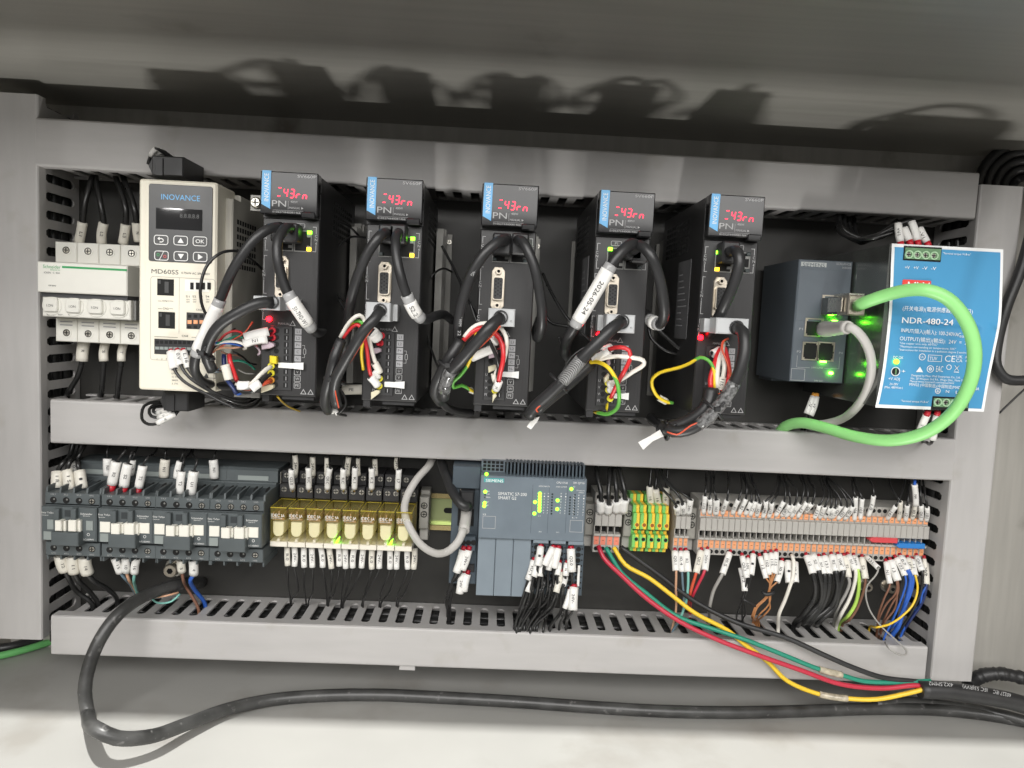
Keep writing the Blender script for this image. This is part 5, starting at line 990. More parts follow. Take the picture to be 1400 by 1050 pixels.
# ------------------------------------------------------------------ relay wires
zr = zm(365, 620, 6.173); zq = zm(470, 620, 6.177)
for i, (z, t, b, rt_, rb) in enumerate(((zr, (207, 135), (215, 300), (236, 15), (236, 185)), (zr, (350, 120), (352, 300), (385, 30), (388, 185)), (zr, (530, 125), (510, 300), (510, 35), (505, 185)), (zr, (645, 130), (645, 300), (690, 30), (680, 185)), (zq, (95, 120), (90, 300), (115, 40), (120, 185)), (zq, (235, 125), (235, 300), (260, 45), (268, 185)), (zq, (465, 135), (455, 300), (452, 32), (450, 130)))):
    p0, p1 = pt(*z(*b), 48), pt(*z(*t), 54); tip = pt(*z(b[0], b[1] + 26), 47)
    wire('%s front wire with a brass tip above the yellow relays, counted from the left' % orn(i + 1), [p0, p1, pt(*z(t[0] - 2, t[1] - 70), 46), (pt(*z(t[0] - 5, 5), 30)[0], 26, -114)], .9, 'wire_black', 'front wires above the relays', [(p0, p1, 2.6, 'marker_white', ('Q2.0', 'R2C', 'Q0.C', 'R.C', 'K.1', 'K.2', 'L7')[i])], [(p0, tip, 1.0, 'brass')])
    p0, p1 = pt(*z(*rb), 40), pt(*z(*rt_), 42)
    wire('%s rear wire in a pale sleeve above the yellow relays, counted from the left' % orn(i + 1), [p0, p1, (p1[0] + 1, 34, -114)], .9, 'wire_black', 'rear wires above the relays', [(p0, p1, 2.5, 'marker_cream', '24V-')])
RL = [(zr, (172, 790), (175, 945)), (zr, (232, 790), (232, 950)), (zr, (312, 795), (315, 960)), (zr, (378, 795), (383, 960)), (zr, (455, 795), (470, 960)), (zr, (525, 800), (545, 970)), (zr, (605, 800), (610, 950)), (zr, (660, 800), (665, 970)), (zq, (88, 800), (75, 965)), (zq, (165, 800), (150, 965)), (zq, (240, 805), (237, 975)), (zq, (310, 800), (300, 970)), (zq, (390, 810), (390, 975)), (zq, (455, 800), (445, 975)), (zq, (535, 805), (540, 975)), (zq, (600, 800), (590, 975))]
zc4 = zm(340, 600, 4)
RP = [((217, 800), (228, 885)), ((272, 820), (232, 890)), ((304, 810), (314, 900)), ((352, 825), (326, 900)), ((422, 810), (428, 900)), ((452, 820), (432, 905)), ((472, 830), (436, 905)), ((512, 820), (506, 905)), ((536, 820), (512, 915)), ((560, 830), (516, 915)), ((642, 820), (620, 905)), ((645, 840), (626, 912)), ((726, 830), (714, 910)), ((772, 830), (722, 912)), ((824, 830), (808, 905)), ((858, 830), (816, 910))]
for i, ((z, a, b), (m, e)) in enumerate(zip(RL, RP)):
    p0, p1 = pt(*z(*a), 56), pt(*z(*b), 58); e = drop(*zc4(*e), -268)
    wire('thin black wire with a white sleeve below the yellow relays, %s from the left' % orn(i + 1), [p0, p1, pt(*zc4(*m), 46), e, into(e)], .8, 'wire_black', 'wires below the yellow relays', [(p0, p1, 2.55, 'marker_white' if i % 5 else 'marker_cream', ('R.0', '24V-')[i % 2])])
# ------------------------------------------------------------------ contactor wires
zA = zm(50, 630, 6.565); zB = zm(210, 630, 6.561); z40 = zm(40, 600, 4)
def up(label, z, b, t, path, r, m, sr, txt, D=(66, 66), sm='marker_white', fe=None, g=None):
    p0, p1 = pt(*z(*b), D[0]), pt(*z(*t), D[1]); ps = W(z, path, [D[1], D[1] - 14, 34]) if path else []
    last = ps[-1] if ps else p1; pts = [p0, p1] + ps + [(last[0] + 1, 26, -114)]
    d = (Vector(p0) - Vector(p1)).normalized()
    wire(label, pts, r, m, g, [(p0, p1, sr, sm, txt)], [(p0, tuple(Vector(p0) + d * 9), sr * .8, fe)] if fe else None)
for i, (b, t, pa, tx) in enumerate((((185, 245), (188, 95), [(240, 20), (300, -50)], '1 R'), ((295, 258), (275, 85), [(300, 10), (345, -50)], '1 S'), ((412, 252), (385, 90), [(375, 30), (380, -40)], '1'))):
    up('%s thick black wire with a cream sleeve on top of the leftmost contactor' % ('left', 'middle', 'right')[i], zA, b, t, pa, 2.0, 'wire_black', 4.7, tx, sm='marker_cream', g='thick wires on top of the leftmost contactor', D=(64, 60))
up('short white sleeve wire standing behind the leftmost contactor wires', zA, (335, 100), (350, 0), [(380, -40)], 1.4, 'wire_black', 3.0, '0', (46, 44))
up('red tipped wire with a sleeve reading R2 on the second contactor', zA, (678, 212), (718, 8), [(790, -80), (800, -100)], .9, 'wire_black', 4.2, 'R2', fe='ferrule_red2')
up('red tipped wire with a sleeve reading S2 on the second contactor', zA, (785, 232), (822, 28), [(850, -60), (900, -110)], .9, 'wire_black', 4.2, 'S2', fe='ferrule_red2')
up('dark tipped wire with a sleeve reading T2 on the second contactor', zA, (918, 240), (955, 45), [(990, -20), (1070, -90)], .9, 'wire_black', 3.7, 'T2', fe='ferrule_red')
up('wire with a sleeve reading N1 behind the second contactor', zA, (640, 130), (636, -20), [(633, -90)], .7, 'wire_black', 3.6, 'N1', (44, 44))
up('rear wire in a white sleeve beside the S2 sleeve', zA, (845, 130), (865, -5), [(880, -60)], .7, 'wire_black', 2.8, '2', (44, 44))
up('wire with a cream sleeve reading N1 behind the third contactor', zB, (92, 145), (105, -12), [(108, -80)], .7, 'wire_black', 4.2, 'N1', (44, 44), sm='marker_cream')
up('rear wire in a slanted white sleeve behind the third contactor', zB, (208, 155), (240, 5), [(262, -60)], .7, 'wire_black', 3.2, '5', (44, 44))
up('front wire with a sleeve reading T2 on the third contactor', zB, (235, 290), (252, 95), [(270, 0), (330, -80)], 1.0, 'wire_black', 3.4, 'T2')
up('front wire with a wide sleeve reading U1 on the third contactor', zB, (335, 300), (362, 95), [(390, 10), (350, -80)], 1.0, 'wire_black', 4.3, 'U1')
up('wire with a sleeve reading N1 behind the rightmost contactor', zB, (545, 155), (536, -8), [(550, -60), (560, -90)], .7, 'wire_black', 4.0, 'N1', (44, 44))
def dn(label, z, a, b, path, r, m, sr, txt, zp, end, sm='marker_white', D=(66, 62), g=None):
    p0, p1 = pt(*z(*a), D[0]), pt(*z(*b), D[1]); e = drop(*zp(*end), -268); wire(label, [p0, p1] + W(zp, path, [D[1] - 2, 42]) + [e, into(e)], r, m, g, [(p0, p1, sr, sm, txt)])
for i, (a, b, pa, e, tx) in enumerate((((215, 850), (258, 985), [(215, 760), (262, 835)], (345, 905), '12'), ((322, 850), (342, 1000), [(265, 770), (325, 830)], (372, 895), '11'), ((432, 862), (460, 1012), [(345, 770), (420, 815)], (480, 880), '14'))):
    dn('%s thick black wire with a cream sleeve below the leftmost contactor' % ('left', 'middle', 'right')[i], zA, a, b, pa, 2.1, 'wire_black', 5.2, tx, z40, e, 'marker_cream', g='thick wires below the leftmost contactor')
for i, (a, b, pa, m, tx) in enumerate((((700, 870), (750, 1003), [(525, 765), (555, 800)], 'slate', '15'), ((800, 870), (806, 998), [(545, 770), (566, 800)], 'tan', '10'), ((902, 870), (880, 1008), [(572, 770), (580, 810)], 'teal_wire', '16'))):
    dn('%s wire with a white sleeve below the second contactor' % ('slate blue', 'tan', 'teal')[i], zA, a, b, pa, 1.3, m, 3.4, tx, z40, (590 + 4 * i, 880))
dn('brown wire with a cream sleeve below the third contactor', zB, (245, 890), (255, 992), [(842, 770), (862, 815)], 1.4, 'brown', 3.6, '3', z40, (925, 930), 'marker_cream')
dn('blue wire with a white sleeve below the third contactor', zB, (355, 890), (360, 1015), [(882, 770), (905, 825)], 1.8, 'blue', 4.0, '4', z40, (962, 905))
mat_ = None
# bolts on the mounting panel
def bolt(px, py, label, r=5.5):
    x, z = at(px, py, 12); t = thing('panel_bolt', label, 'bolt', (x, 0, z)); q = MB(); q.knob(x, z, r * 1.4, .1, 1.6, 20, 0, .3); part(t, 'washer', q, 'screw_zinc'); q = MB(); q.knob(x, z, r, 1.6, 12, 20, 0, 1); part(t, 'head', q, 'nickel'); q = MB(); q.knob(x, z, r * .45, 11.5, 12.1, 6); part(t, 'hex_socket', q, 'hole')
bolt(232, 781, 'socket head bolt below the third contactor', 6.5); bolt(1188, 804, 'grey bolt below the right end of the long terminal row', 4.5); bolt(1221, 806, 'dull bolt behind the right hand brown wires', 4.5)
# ------------------------------------------------------------------ controller wires
z7 = zm(690, 730, 7.5); z5 = zm(610, 630, 5.25)
PW = [((370, 132), (340, 330), [(325, 480), (235, 700)], (140, 960), 3.1, '1'), ((495, 142), (408, 325), [(372, 560), (270, 780)], (170, 955), 3.1, None), ((550, 148), (506, 352), [(500, 560), (430, 760)], (280, 960), 3.1, None), ((300, 270), (240, 470), [(190, 640), (140, 820)], (110, 950), 2.9, 'I0.1'), ((345, 220), (298, 440), [(250, 640), (190, 820)], (130, 940), 2.8, None), ((400, 250), (360, 435), [(320, 640), (220, 820)], (150, 945), 2.8, None), ((272, 440), (234, 595), [(190, 720), (150, 830)], (100, 940), 2.4, None), ((490, 200), (448, 370), [(440, 560), (350, 780)], (240, 960), 2.8, None), ((572, 390), (528, 600), [(480, 720), (380, 830)], (285, 950), 2.8, '0'), ((560, 300), (540, 425), [(540, 640), (460, 800)], (300, 955), 2.5, None), ((680, 152), (690, 388), [(690, 480), (640, 760)], (640, 930), 3.6, 'Q2.0'), ((640, 300), (625, 430), [(600, 600), (580, 800)], (470, 960), 2.7, 'N'), ((628, 440), (604, 522), [(580, 640), (560, 820)], (460, 950), 2.3, None), ((710, 545), (698, 780), [(650, 860)], (630, 950), 4.0, '24V-'), ((672, 570), (615, 765), [(610, 830)], (560, 950), 2.3, None)]
for i, (a, b, pa, e, sr, tx) in enumerate(PW):
    p0, p1 = pt(*z7(*a), 82), pt(*z7(*b), 90 - (i % 4) * 1.5); ee = drop(*z7(*e), -266); d = (Vector(p0) - Vector(p1)).normalized()
    nm = {8: 'black wire with a grey cream sleeve below the controller', 10: 'black wire with a white sleeve reading Q2.0 on the controller', 13: 'black wire with a wide sleeve reading 24V- below the controller'}.get(i, 'black wire with a white sleeve in the bundle below the controller, %s in order' % orn(i + 1))
    wire('wire with white sleeve bundled below the controller, sleeve %s from the left' % orn(1 + sorted(range(len(PW)), key=lambda k: PW[k][1][0]).index(i)) if i not in (8, 10, 13) else nm, [p0, p1] + W(z7, pa, [84, 62]) + [ee, into(ee)], 1.15, 'wire_black', 'white sleeved wires bundled below the controller', [(p0, p1, sr, 'marker_cream' if i == 8 else 'marker_white', tx)], [(p0, tuple(Vector(p0) + d * 2.6), sr * .8, 'ferrule_red')])
for i in range(14):
    a = (rt.uniform(290, 560), rt.uniform(430, 520)); m = (a[0] - rt.uniform(30, 110), 690 + rt.uniform(-30, 30)); e = (rt.uniform(110, 300) + (150 if i % 4 == 0 else 0), rt.uniform(935, 965))
    ee = drop(*z7(*e), -266); wire('plain black wire inside the bundle below the controller', [pt(*z7(*a), 81), pt(*z7(a[0] - 14, a[1] + 60), 86), pt(*z7(*m), rt.uniform(64, 78)), pt(*z7(e[0] + 20, 860), 50), ee, into(ee)], 1.1, 'wire_black', 'plain black wires bundled below the controller')
for i, (a, b, tx) in enumerate((((122, 640), (74, 800), None), ((160, 640), (115, 780), '24V+'), ((118, 800), (96, 950), '24V'), ((152, 812), (126, 935), None))):
    p0, p1 = pt(*z5(*a), 80 if i < 2 else 74), pt(*z5(*b), 82 if i < 2 else 76); e = drop(612 + i, 838, -266); d = (Vector(p0) - Vector(p1)).normalized()
    wire(('left upper white sleeved power wire at the controller side', 'power wire with a sleeve reading 24V+ at the controller side', 'lower power wire with a lettered sleeve at the controller side', 'lower power wire with a blank sleeve at the controller side')[i], [p0, p1, pt(616 + i * 2, 800, 66), pt(610 + i * 2, 822, 50), e, into(e)], 1.3, 'wire_black', None, [(p0, p1, 3.4, 'marker_white', tx)], [(p0, tuple(Vector(p0) + d * 3.6), 2.4, 'ferrule_red')])
# cables into the ports of the controller's left wing
o = cable('grey flat network cable looping beside the controller', [(at(594, 630, 30)[0], 28, -114)] + W(None, [(588, 634), (570, 655), (556, 680), (553, 700), (562, 725), (577, 746), (598, 757), (615, 752), (628, 738), (634, 722)], [40, 60, 78, 96, 92]), 3.3, 'net_grey', None, 'network_cable', 'cable', 4, 12, .75)
q = MB(); q.tube([pt(634, 724, 92), pt(637, 706, 84), pt(639, 690, 76)], [4.0] * 1 or 4, 10) if False else q.tube(W(None, [(634, 726), (636, 714), (638, 698)], [91, 84, 74]), 4.6, 12, 0, 3); part(o, 'boot', q, 'net_grey')
o = cable('black network cable entering the upper port of the controller', [(at(601, 630, 30)[0], 28, -114)] + W(None, [(604, 632), (612, 655), (622, 678), (634, 692), (641, 692)], [44, 74, 90, 86]), 4.1, 'cable_black', None, 'network_cable', 'cable', 4, 12)
q = MB(); a, e = at(630, 672, 84), at(647, 697, 84); q.box(a[0], e[0], e[1], a[1], 70, 84, 1); part(o, 'plug', q, 'black_plastic')
# ------------------------------------------------------------------ network cables of the servo drives
def net(label, pts, Ds, r=3.3, sl=None, end=None, plug=None, txt=None, ptxt=None):
    P = W(None, pts, Ds); o = cable(label, P, r, 'cable_black', 'black network cables of the servo drives', 'network_cable', 'cable', 4, 12)
    if plug:
        (px, py, w_, h) = plug; x, z = at(px, py, 160); q = MB(); q.rrect(x - w_ / 2, x + w_ / 2, z - h / 2, z + h / 2, 1.6, 150.3, 163, 1.2); part(o, 'plug', q, 'black_plastic')
    if sl:
        S = smooth(P, 2.5)
        def near(px, py): return min(range(len(S)), key=lambda k: (lambda q: (q[0] - S[k].x) ** 2 + (q[1] - S[k].z) ** 2)(at(px, py, S[k].y)))
        i0, i1 = sorted((near(*sl[0]), near(*sl[1]))); seg = S[i0:i1 + 1]; e = max(2, int(len(seg) * .13))
        q = MB(); q.tube([tuple(v) for v in seg], r + .8, 14, raw=True); part(o, 'clear_sleeve', q, 'sleeve_clear')
        q = MB(); mid = seg[e:-e]; q.tube([tuple(v) for v in mid], r + 1.15, 14, raw=True)
        if txt:
            c = mid[len(mid) // 2]; t = (mid[len(mid) * 3 // 4] - mid[len(mid) // 4]).normalized(); n = Vector((0, 1, 0)); n = (n - t * t.dot(n)).normalized(); text3(q, txt, c + n * (r + 1.7), (t if t.z < 0 else -t), n, 3.1, 1, min((mid[-1] - mid[0]).length * .75, len(txt) * 2.5))
        part(o, 'name_sleeve', q, ['marker_white', 'ink'])
    if ptxt:
        q = MB()
        for s, a, b, D in ptxt:
            p0, p1 = Vector(pt(*a, D)), Vector(pt(*b, D)); text3(q, s, p0.lerp(p1, .5), p1 - p0, (0, 1, 0), 2.1, 0, (p1 - p0).length)
        part(o, 'lettering', q, 'print_grey')
    return o
net('network cable with a long white sleeve crossing in front of the cream inverter', [(384, 310), (370, 312), (350, 325), (330, 350), (314, 378), (303, 405), (285, 447), (268, 486), (266, 505), (276, 521), (298, 527), (330, 528)], [164, 178, 180, 176, 172, 166, 140, 96], 3.4, ((302, 408), (269, 486), 174, 169), plug=(382, 318, 11, 13))
net('network cable with a short white sleeve hanging in front of the first drive', [(397, 312), (389, 313), (380, 328), (379, 350), (384, 375), (393, 400), (408, 424), (426, 449), (436, 455), (444, 448)], [164, 182, 186, 184, 180, 166, 100], 3.4, ((392, 399), (427, 449), 182, 174), plug=(397, 318, 12, 13), txt='S1-TH2-W1')
net('network cable running down left of the second drive', [(528, 318), (520, 322), (505, 342), (490, 375), (480, 410), (476, 440), (470, 480), (458, 530)], [164, 180, 178, 172, 160, 130, 110], 3.5, plug=(529, 320, 11, 13))
net('network cable with a short white sleeve right of the second drive', [(545, 318), (541, 326), (542, 350), (549, 382), (558, 408), (570, 430), (580, 437), (592, 433), (606, 430), (618, 438)], [164, 180, 182, 176, 168, 150, 70], 3.4, ((556, 405), (577, 435), 176, 166), plug=(544, 320, 12, 13), txt='S2.2')
net('network cable with printed letters curving left of the middle drive', [(692, 328), (682, 330), (663, 346), (645, 374), (633, 408), (627, 440), (627, 468), (632, 490)], [164, 180, 178, 172, 164, 150], 3.7, plug=(686, 334, 13, 15), ptxt=[('24AWG', (653, 362), (645, 377), 181), ('30V', (635, 400), (632, 412), 175.6), ('AWM', (630, 432), (629, 446), 172), ('22', (628, 452), (628, 459), 169)])
net('plain network cable curving right of the middle drive', [(708, 328), (716, 332), (729, 360), (737, 395), (741, 425), (740, 450), (735, 462), (733, 452), (738, 436)], [164, 180, 178, 172, 162, 140, 100], 3.5, plug=(711, 334, 12, 15))
net('network cable with a white sleeve dated 2026-05-24 crossing the fourth drive', [(872, 336), (862, 334), (848, 346), (836, 362), (812, 402), (786, 446), (775, 466), (773, 482), (784, 494)], [164, 184, 186, 182, 176, 160, 120], 3.8, ((838, 360), (786, 446), 184, 176), plug=(866, 342, 12, 14), txt='2026-05-24')
net('network cable ending in a white sleeve right of the fourth drive', [(866, 342), (876, 336), (889, 348), (900, 375), (907, 410), (908, 432), (902, 443), (890, 438), (882, 430)], [164, 184, 180, 172, 158, 136], 3.8, ((903, 443), (888, 436), 150, 140), plug=(874, 346, 12, 14))
net('only network cable of the rightmost drive slanting down left', [(998, 344), (1008, 345), (1011, 358), (1003, 388), (990, 418), (975, 448), (960, 476), (950, 498)], [164, 184, 184, 178, 168, 130, 100], 3.9, plug=(998, 345, 12.5, 15))
# thin loops between the drives
for i, (p, Ds, r) in enumerate((([(492, 324), (475, 308), (457, 303), (441, 311), (436, 339), (443, 375), (457, 397), (476, 418)], [70, 92, 96, 80], .95), ([(500, 325), (480, 324), (463, 337), (453, 360), (455, 392), (472, 425)], [70, 88, 80], .95),
        ([(618, 372), (606, 367), (590, 378), (585, 400), (584, 430)], [60, 74, 60], .9), ([(604, 336), (622, 370), (642, 414), (656, 440)], [70, 60], 1.1), ([(642, 412), (652, 440), (664, 462)], [120, 130], .9), ([(742, 374), (756, 404), (778, 438), (800, 458), (816, 470)], [80, 100, 110], 1.2), ([(738, 404), (752, 440), (775, 446), (800, 452)], [60, 70], 1.4),
        ([(886, 445), (890, 462), (912, 480), (945, 485), (975, 484)], [92, 96, 92], 1.3), ([(890, 440), (912, 462), (935, 480), (950, 484)], [100, 104], 1.8), ([(306, 450), (282, 430), (274, 400), (282, 365), (300, 347), (322, 343), (345, 356), (365, 374)], [150, 158, 150, 80], 1.1), ([(580, 440), (584, 462), (598, 500), (606, 520)], [90, 70], 1.0))):
    wire(('first thin black loop right of the first drive', 'second inner thin black loop right of the first drive', 'thin black loop left of the middle drive', 'thin black wire slanting behind the middle drive cable', 'short thin black wire beside the lettered cable', 'thin shiny black wire slanting right of the middle drive', 'thin black wire low right of the middle drive', 'lower thin black wire running into the rightmost drive', 'thicker black wire running into the rightmost drive', 'thin black wire looping in front of the cream inverter', 'thin black wire hanging right of the second drive')[i], W(None, p, Ds), r, 'wire_black')
# ------------------------------------------------------------------ encoder and motor leads
zB1 = zm(255, 440, 7.368); zC2 = zm(435, 420, 6.565); zC3 = zm(590, 420, 7); zC4 = zm(720, 420, 6.178); zC5 = zm(870, 420, 5.25)
def encoder(label, box, pts, Ds, r, skew=0, band=None, bm='tape_print', band_m=None):
    P = W(None, pts, Ds); o = cable(label, P, r, 'cable_black', 'grey plugged encoder cables', 'encoder_cable', 'cable', 4, 14)
    a, e = at(box[0], box[1], 176), at(box[2], box[3], 176); q = MB(); q.box(a[0], e[0], e[1], a[1], 161, 176, .8); q.box(a[0] + skew, e[0] + skew, e[1] + .6, a[1] - .6, 151, 161, .4); g = part(o, 'plug', q, 'plug_grey')
    c = pt(pts[0][0], pts[0][1], 176.2); q = MB(); q.ring(c[0], c[2], r, r + .9, 175.6, 177.4, 16); part(g, 'cable_seal', q, 'black_plastic')
    q = MB(); q.box(e[0] - 4.2, e[0] - 1.4, e[1] + 2, e[1] + 8, 176, 176.25); q.text('MTL', e[0] - 3.4, e[1] + 3, 176.35, 1.4, 1, 1.8); part(g, 'marking', q, ['plug_grey', 'ink'])
    if band:
        f0, f1 = band; S = smooth(P, 4); i0, i1 = int(len(S) * f0), int(len(S) * f1); q = MB(); q.tube([tuple(p) for p in S[i0:i1]], r + .35, 14, raw=True); part(o, 'printed_sleeve', q, bm)
    return o
def tie(label, c, r, axis, m='black_plastic'):
    c = Vector(c); a = Vector(axis).normalized(); u = a.orthogonal().normalized(); w_ = a.cross(u); q = MB()
    q.tube([tuple(c + (u * math.cos(k * math.pi / 8) + w_ * math.sin(k * math.pi / 8)) * r) for k in range(17)], 1.1, 6, 0, raw=True)
    f = Vector((0, 1, .2)).normalized(); h = c + f * (r + .8); q.box(h.x - 2, h.x + 2, h.z - 1.6, h.z + 1.6, h.y - 1, h.y + 2, .4); q.tube([tuple(h), tuple(h + Vector((4, 3, 5)))], .8, 5)
    return solo('cable_tie', label, 'cable tie', q, m)
def lead(label, z, pts, Ds, r, m, sl=None, fe=None):
    w_ = wire(label, W(z, pts, Ds), r, m, None)
    for (a, b, Da, Db, sr, sm, tx) in sl or []: sleeve(w_, pt(*z(*a), Da), pt(*z(*b), Db), sr, sm, tx)
    for (p, D, fm) in fe or []: c = pt(*z(*p), D); q = MB(); q.ring(c[0], c[2], 1.3, 2.4, 151.6, 153.4, 14); q.cyl(c, (c[0], 150, c[2] + .2), 1.7, 10); part(w_, 'ferrule', q, fm)
    return w_
def flag(label, z, x0, y0, x1, y1, D=153, m='ribbon_tag', head=.42):
    a, e = at(*z(x0, y0), D), at(*z(x1, y1), D); q = MB(); zc = (a[1] + e[1]) / 2; h = 2.6; sl = (e[1] - a[1]) * 0
    q.add([(a[0], 151.6, zc - h * .7), (a[0], 151.6, zc + h * .7), (a[0] + (e[0] - a[0]) * (1 - head), D + 1.5, zc + h * .8), (a[0] + (e[0] - a[0]) * (1 - head), D + 1.5, zc - h * .7), (e[0], D + .6, zc + h * 1.05), (e[0], D + .6, zc - h * .95)], [(0, 1, 2, 3), (3, 2, 4, 5)])
    q.add([(x, d - .7, zz) for x, d, zz in q.v[:6]], [(0, 1, 2, 3), (3, 2, 4, 5)])
    solo('pull_tag', label, 'tag', q, m)
def stub(label, z, pts, m, D0=151.5, D1=156):
    q = MB(); P = [at(*z(*p), D1) for p in pts]; q.prism(P, D0, D1, .4); solo('terminal_plug', label, 'terminal plug', q, m)
# drive 1
encoder('encoder cable with a grey plug bending left from the first drive', (346, 404, 382, 424.5), [(372, 413), (352, 415), (325, 428), (302, 443), (288, 462), (282, 485), (290, 506)], [177, 186, 184, 176, 164], 3.8, 8)
tie('black tie joining the sleeved cable and the encoder cable of the first drive', pt(*zB1(195, 330), 172), 6, (.6, 0, 1))
LW = [('red shield wire looping beside the first drive', [(215, 330), (300, 230), (400, 120), (500, 92), (575, 125), (590, 180)], .9, 'red'), ('thin red wire running up to the grey plug of the first drive', [(240, 330), (330, 260), (480, 175), (590, 105), (665, 0)], .55, 'orange_red'), ('green wire in the loop left of the first drive', [(300, 220), (420, 175), (520, 140), (580, 165)], .8, 'green_wire'),
      ('white wire in the loop left of the first drive', [(270, 230), (380, 200), (500, 200), (580, 230), (600, 265), (575, 275)], 1.0, 'white_wire'), ('blue wire in the loop left of the first drive', [(290, 215), (400, 212), (500, 225), (560, 245)], 1.0, 'blue'), ('brown wire in the loop left of the first drive', [(240, 300), (360, 260), (470, 262), (560, 250)], .8, 'tan'), ('black wire in the loop left of the first drive', [(260, 290), (350, 170), (440, 100), (490, 65)], .6, 'wire_black'), ('green wire passing behind the loop of the first drive', [(430, 400), (520, 390), (620, 420), (690, 480)], .9, 'green_wire')]
for i, (lb, p, r, m) in enumerate(LW): lead(lb, zB1, p, [168, 162, 156] if i < 7 else [120, 110], r, m)
lead('red wire hanging below the loop of the first drive', zB1, [(430, 330), (440, 400), (470, 490), (510, 600)], [160, 164, 158], 1.7, 'red')
lead('dark blue wire in a white sleeve left of the first drive', zB1, [(375, 330), (378, 430), (410, 580), (470, 660), (500, 720)], [160, 164, 156], 1.6, 'navy', [((385, 432), (425, 578), 165, 164, 3.2, 'marker_cream', None)])
lead('white wire to the yellow ferrule of the first drive', zB1, [(500, 632), (560, 640), (640, 632), (740, 535), (800, 480), (850, 448)], [160, 168, 156], 1.5, 'white_wire', [((520, 640), (640, 640), 166, 166, 3.2, 'marker_white', None)], [((852, 446), 153, 'ferrule_yellow')])
lead('black wire to the lower yellow ferrule of the first drive', zB1, [(490, 640), (560, 705), (640, 712), (710, 665), (770, 590), (850, 520)], [160, 172, 156], 1.3, 'wire_black', [((650, 680), (740, 615), 171, 168, 3.0, 'marker_white', None)], [((852, 517), 153, 'ferrule_yellow')])
lead('orange red wire to the lowest ferrule of the first drive', zB1, [(560, 670), (680, 665), (780, 620), (850, 590)], [158, 166, 154], 1.6, 'orange_red', None, [((852, 588), 153, 'ferrule_orange')])
lead('upper white sleeved supply wire of the first drive', zB1, [(560, 170), (600, 150), (830, 95), (862, 88)], [150, 160, 154], 1.0, 'wire_black', [((585, 158), (828, 97), 161, 157, 3.2, 'marker_white', None)], [((864, 88), 153, 'ferrule_red2')])
lead('supply wire with a sleeve reading N1 on the first drive', zB1, [(545, 225), (585, 215), (815, 170), (862, 158)], [150, 160, 154], 1.0, 'wire_black', [((575, 218), (815, 172), 161, 157, 3.2, 'marker_white', 'N1')], [((864, 158), 153, 'ferrule_red2')])
stub('pink plug in the third terminal of the first drive', zB1, [(750, 215), (835, 200), (880, 225), (880, 245), (835, 268), (755, 282)], 'pink_tag')
stub('yellow lettered plug in a terminal of the first drive', zB1, [(835, 340), (905, 350), (905, 425), (835, 415)], 'yellow_tag')
flag('white tag sticking out right of the first drive terminals', zB1, 918, 448, 1178, 438)
stub('beige plug in the lowest terminal of the first drive', zB1, [(750, 655), (830, 632), (875, 640), (872, 665), (830, 690), (748, 718)], 'beige_tag')
q = MB(); a, e = at(*zB1(475, 700), 150), at(*zB1(735, 768), 150); q.box(a[0], e[0], e[1], a[1], 120, 150, .6); o = solo('wire_connector', 'open metal plated connector hanging below the first drive wires', 'connector', q, 'heatsink')
q = MB(); q.ring(a[0] + 3.5, e[1] + 4, 1.3, 2.8, 149.8, 150.8, 14); q.knob(a[0] + 3.5, e[1] + 4, 1.3, 149.5, 150.1, 10, 1); part(o, 'screw', q, ['blue', 'hole'])
# drive 2
encoder('encoder cable with a grey plug bending down left from the second drive', (500, 412.5, 533, 440), [(520, 424), (512, 436), (497, 452), (484, 473), (470, 497), (459, 518), (457, 536), (461, 556)], [177, 186, 182, 174, 164, 158], 3.7, 3)
cable('taped motor cable left of the second drive', W(zC2, [(205, 300), (180, 360), (145, 460), (110, 610), (75, 740), (62, 860), (90, 930)], [166, 170, 160, 140]), 3.8, 'cable_black', 'motor cables of the servo drives', 'motor_cable')
lead('white motor wire arching left of the second drive', zC2, [(200, 270), (250, 180), (310, 105), (370, 72), (410, 105), (420, 150)], [168, 176, 170], 1.5, 'white_wire')
lead('earth wire arching left of the second drive', zC2, [(230, 260), (290, 175), (345, 125), (395, 140), (405, 250), (390, 420), (405, 560)], [166, 172, 150], 1.2, 'earth_wire')
lead('red motor wire arching left of the second drive', zC2, [(225, 275), (280, 200), (345, 155), (390, 190), (430, 330), (445, 440), (460, 560), (478, 630)], [168, 172, 158], 1.4, 'red', [((468, 625), (535, 705), 160, 156, 2.9, 'marker_white', None)], [((546, 708), 153, 'ferrule_yellow')])
lead('white motor wire dropping to the terminals of the second drive', zC2, [(440, 200), (460, 290), (490, 420), (530, 540), (548, 570)], [166, 162, 155], 1.5, 'white_wire', [((505, 500), (552, 585), 160, 156, 2.7, 'marker_cream', None)])
lead('short black motor wire in a white sleeve on the second drive', zC2, [(420, 300), (440, 450), (480, 560), (545, 640)], [160, 158, 154], 1.2, 'wire_black', [((488, 575), (540, 638), 158, 155, 2.7, 'marker_white', None)], [((550, 640), 153, 'ferrule_yellow')])
lead('supply wire in a wide white sleeve on the second drive', zC2, [(470, 235), (495, 225), (545, 260), (566, 256)], [164, 160, 154], 1.1, 'wire_black', [((480, 225), (530, 275), 166, 160, 4.6, 'marker_white', None)], [((568, 256), 153, 'ferrule_red2')])
lead('bare red ferrule in the second terminal of the second drive', zC2, [(530, 330), (550, 325), (556, 322)], [158, 154], 1.3, 'ferrule_red2', None, [((556, 322), 153, 'ferrule_red2')])
lead('thin pink wire lying along the encoder cable of the second drive', zC2, [(510, 160), (450, 240), (390, 330), (320, 440), (240, 560), (165, 640), (150, 720), (185, 905)], [184, 180, 172, 164], .5, 'orange_red')
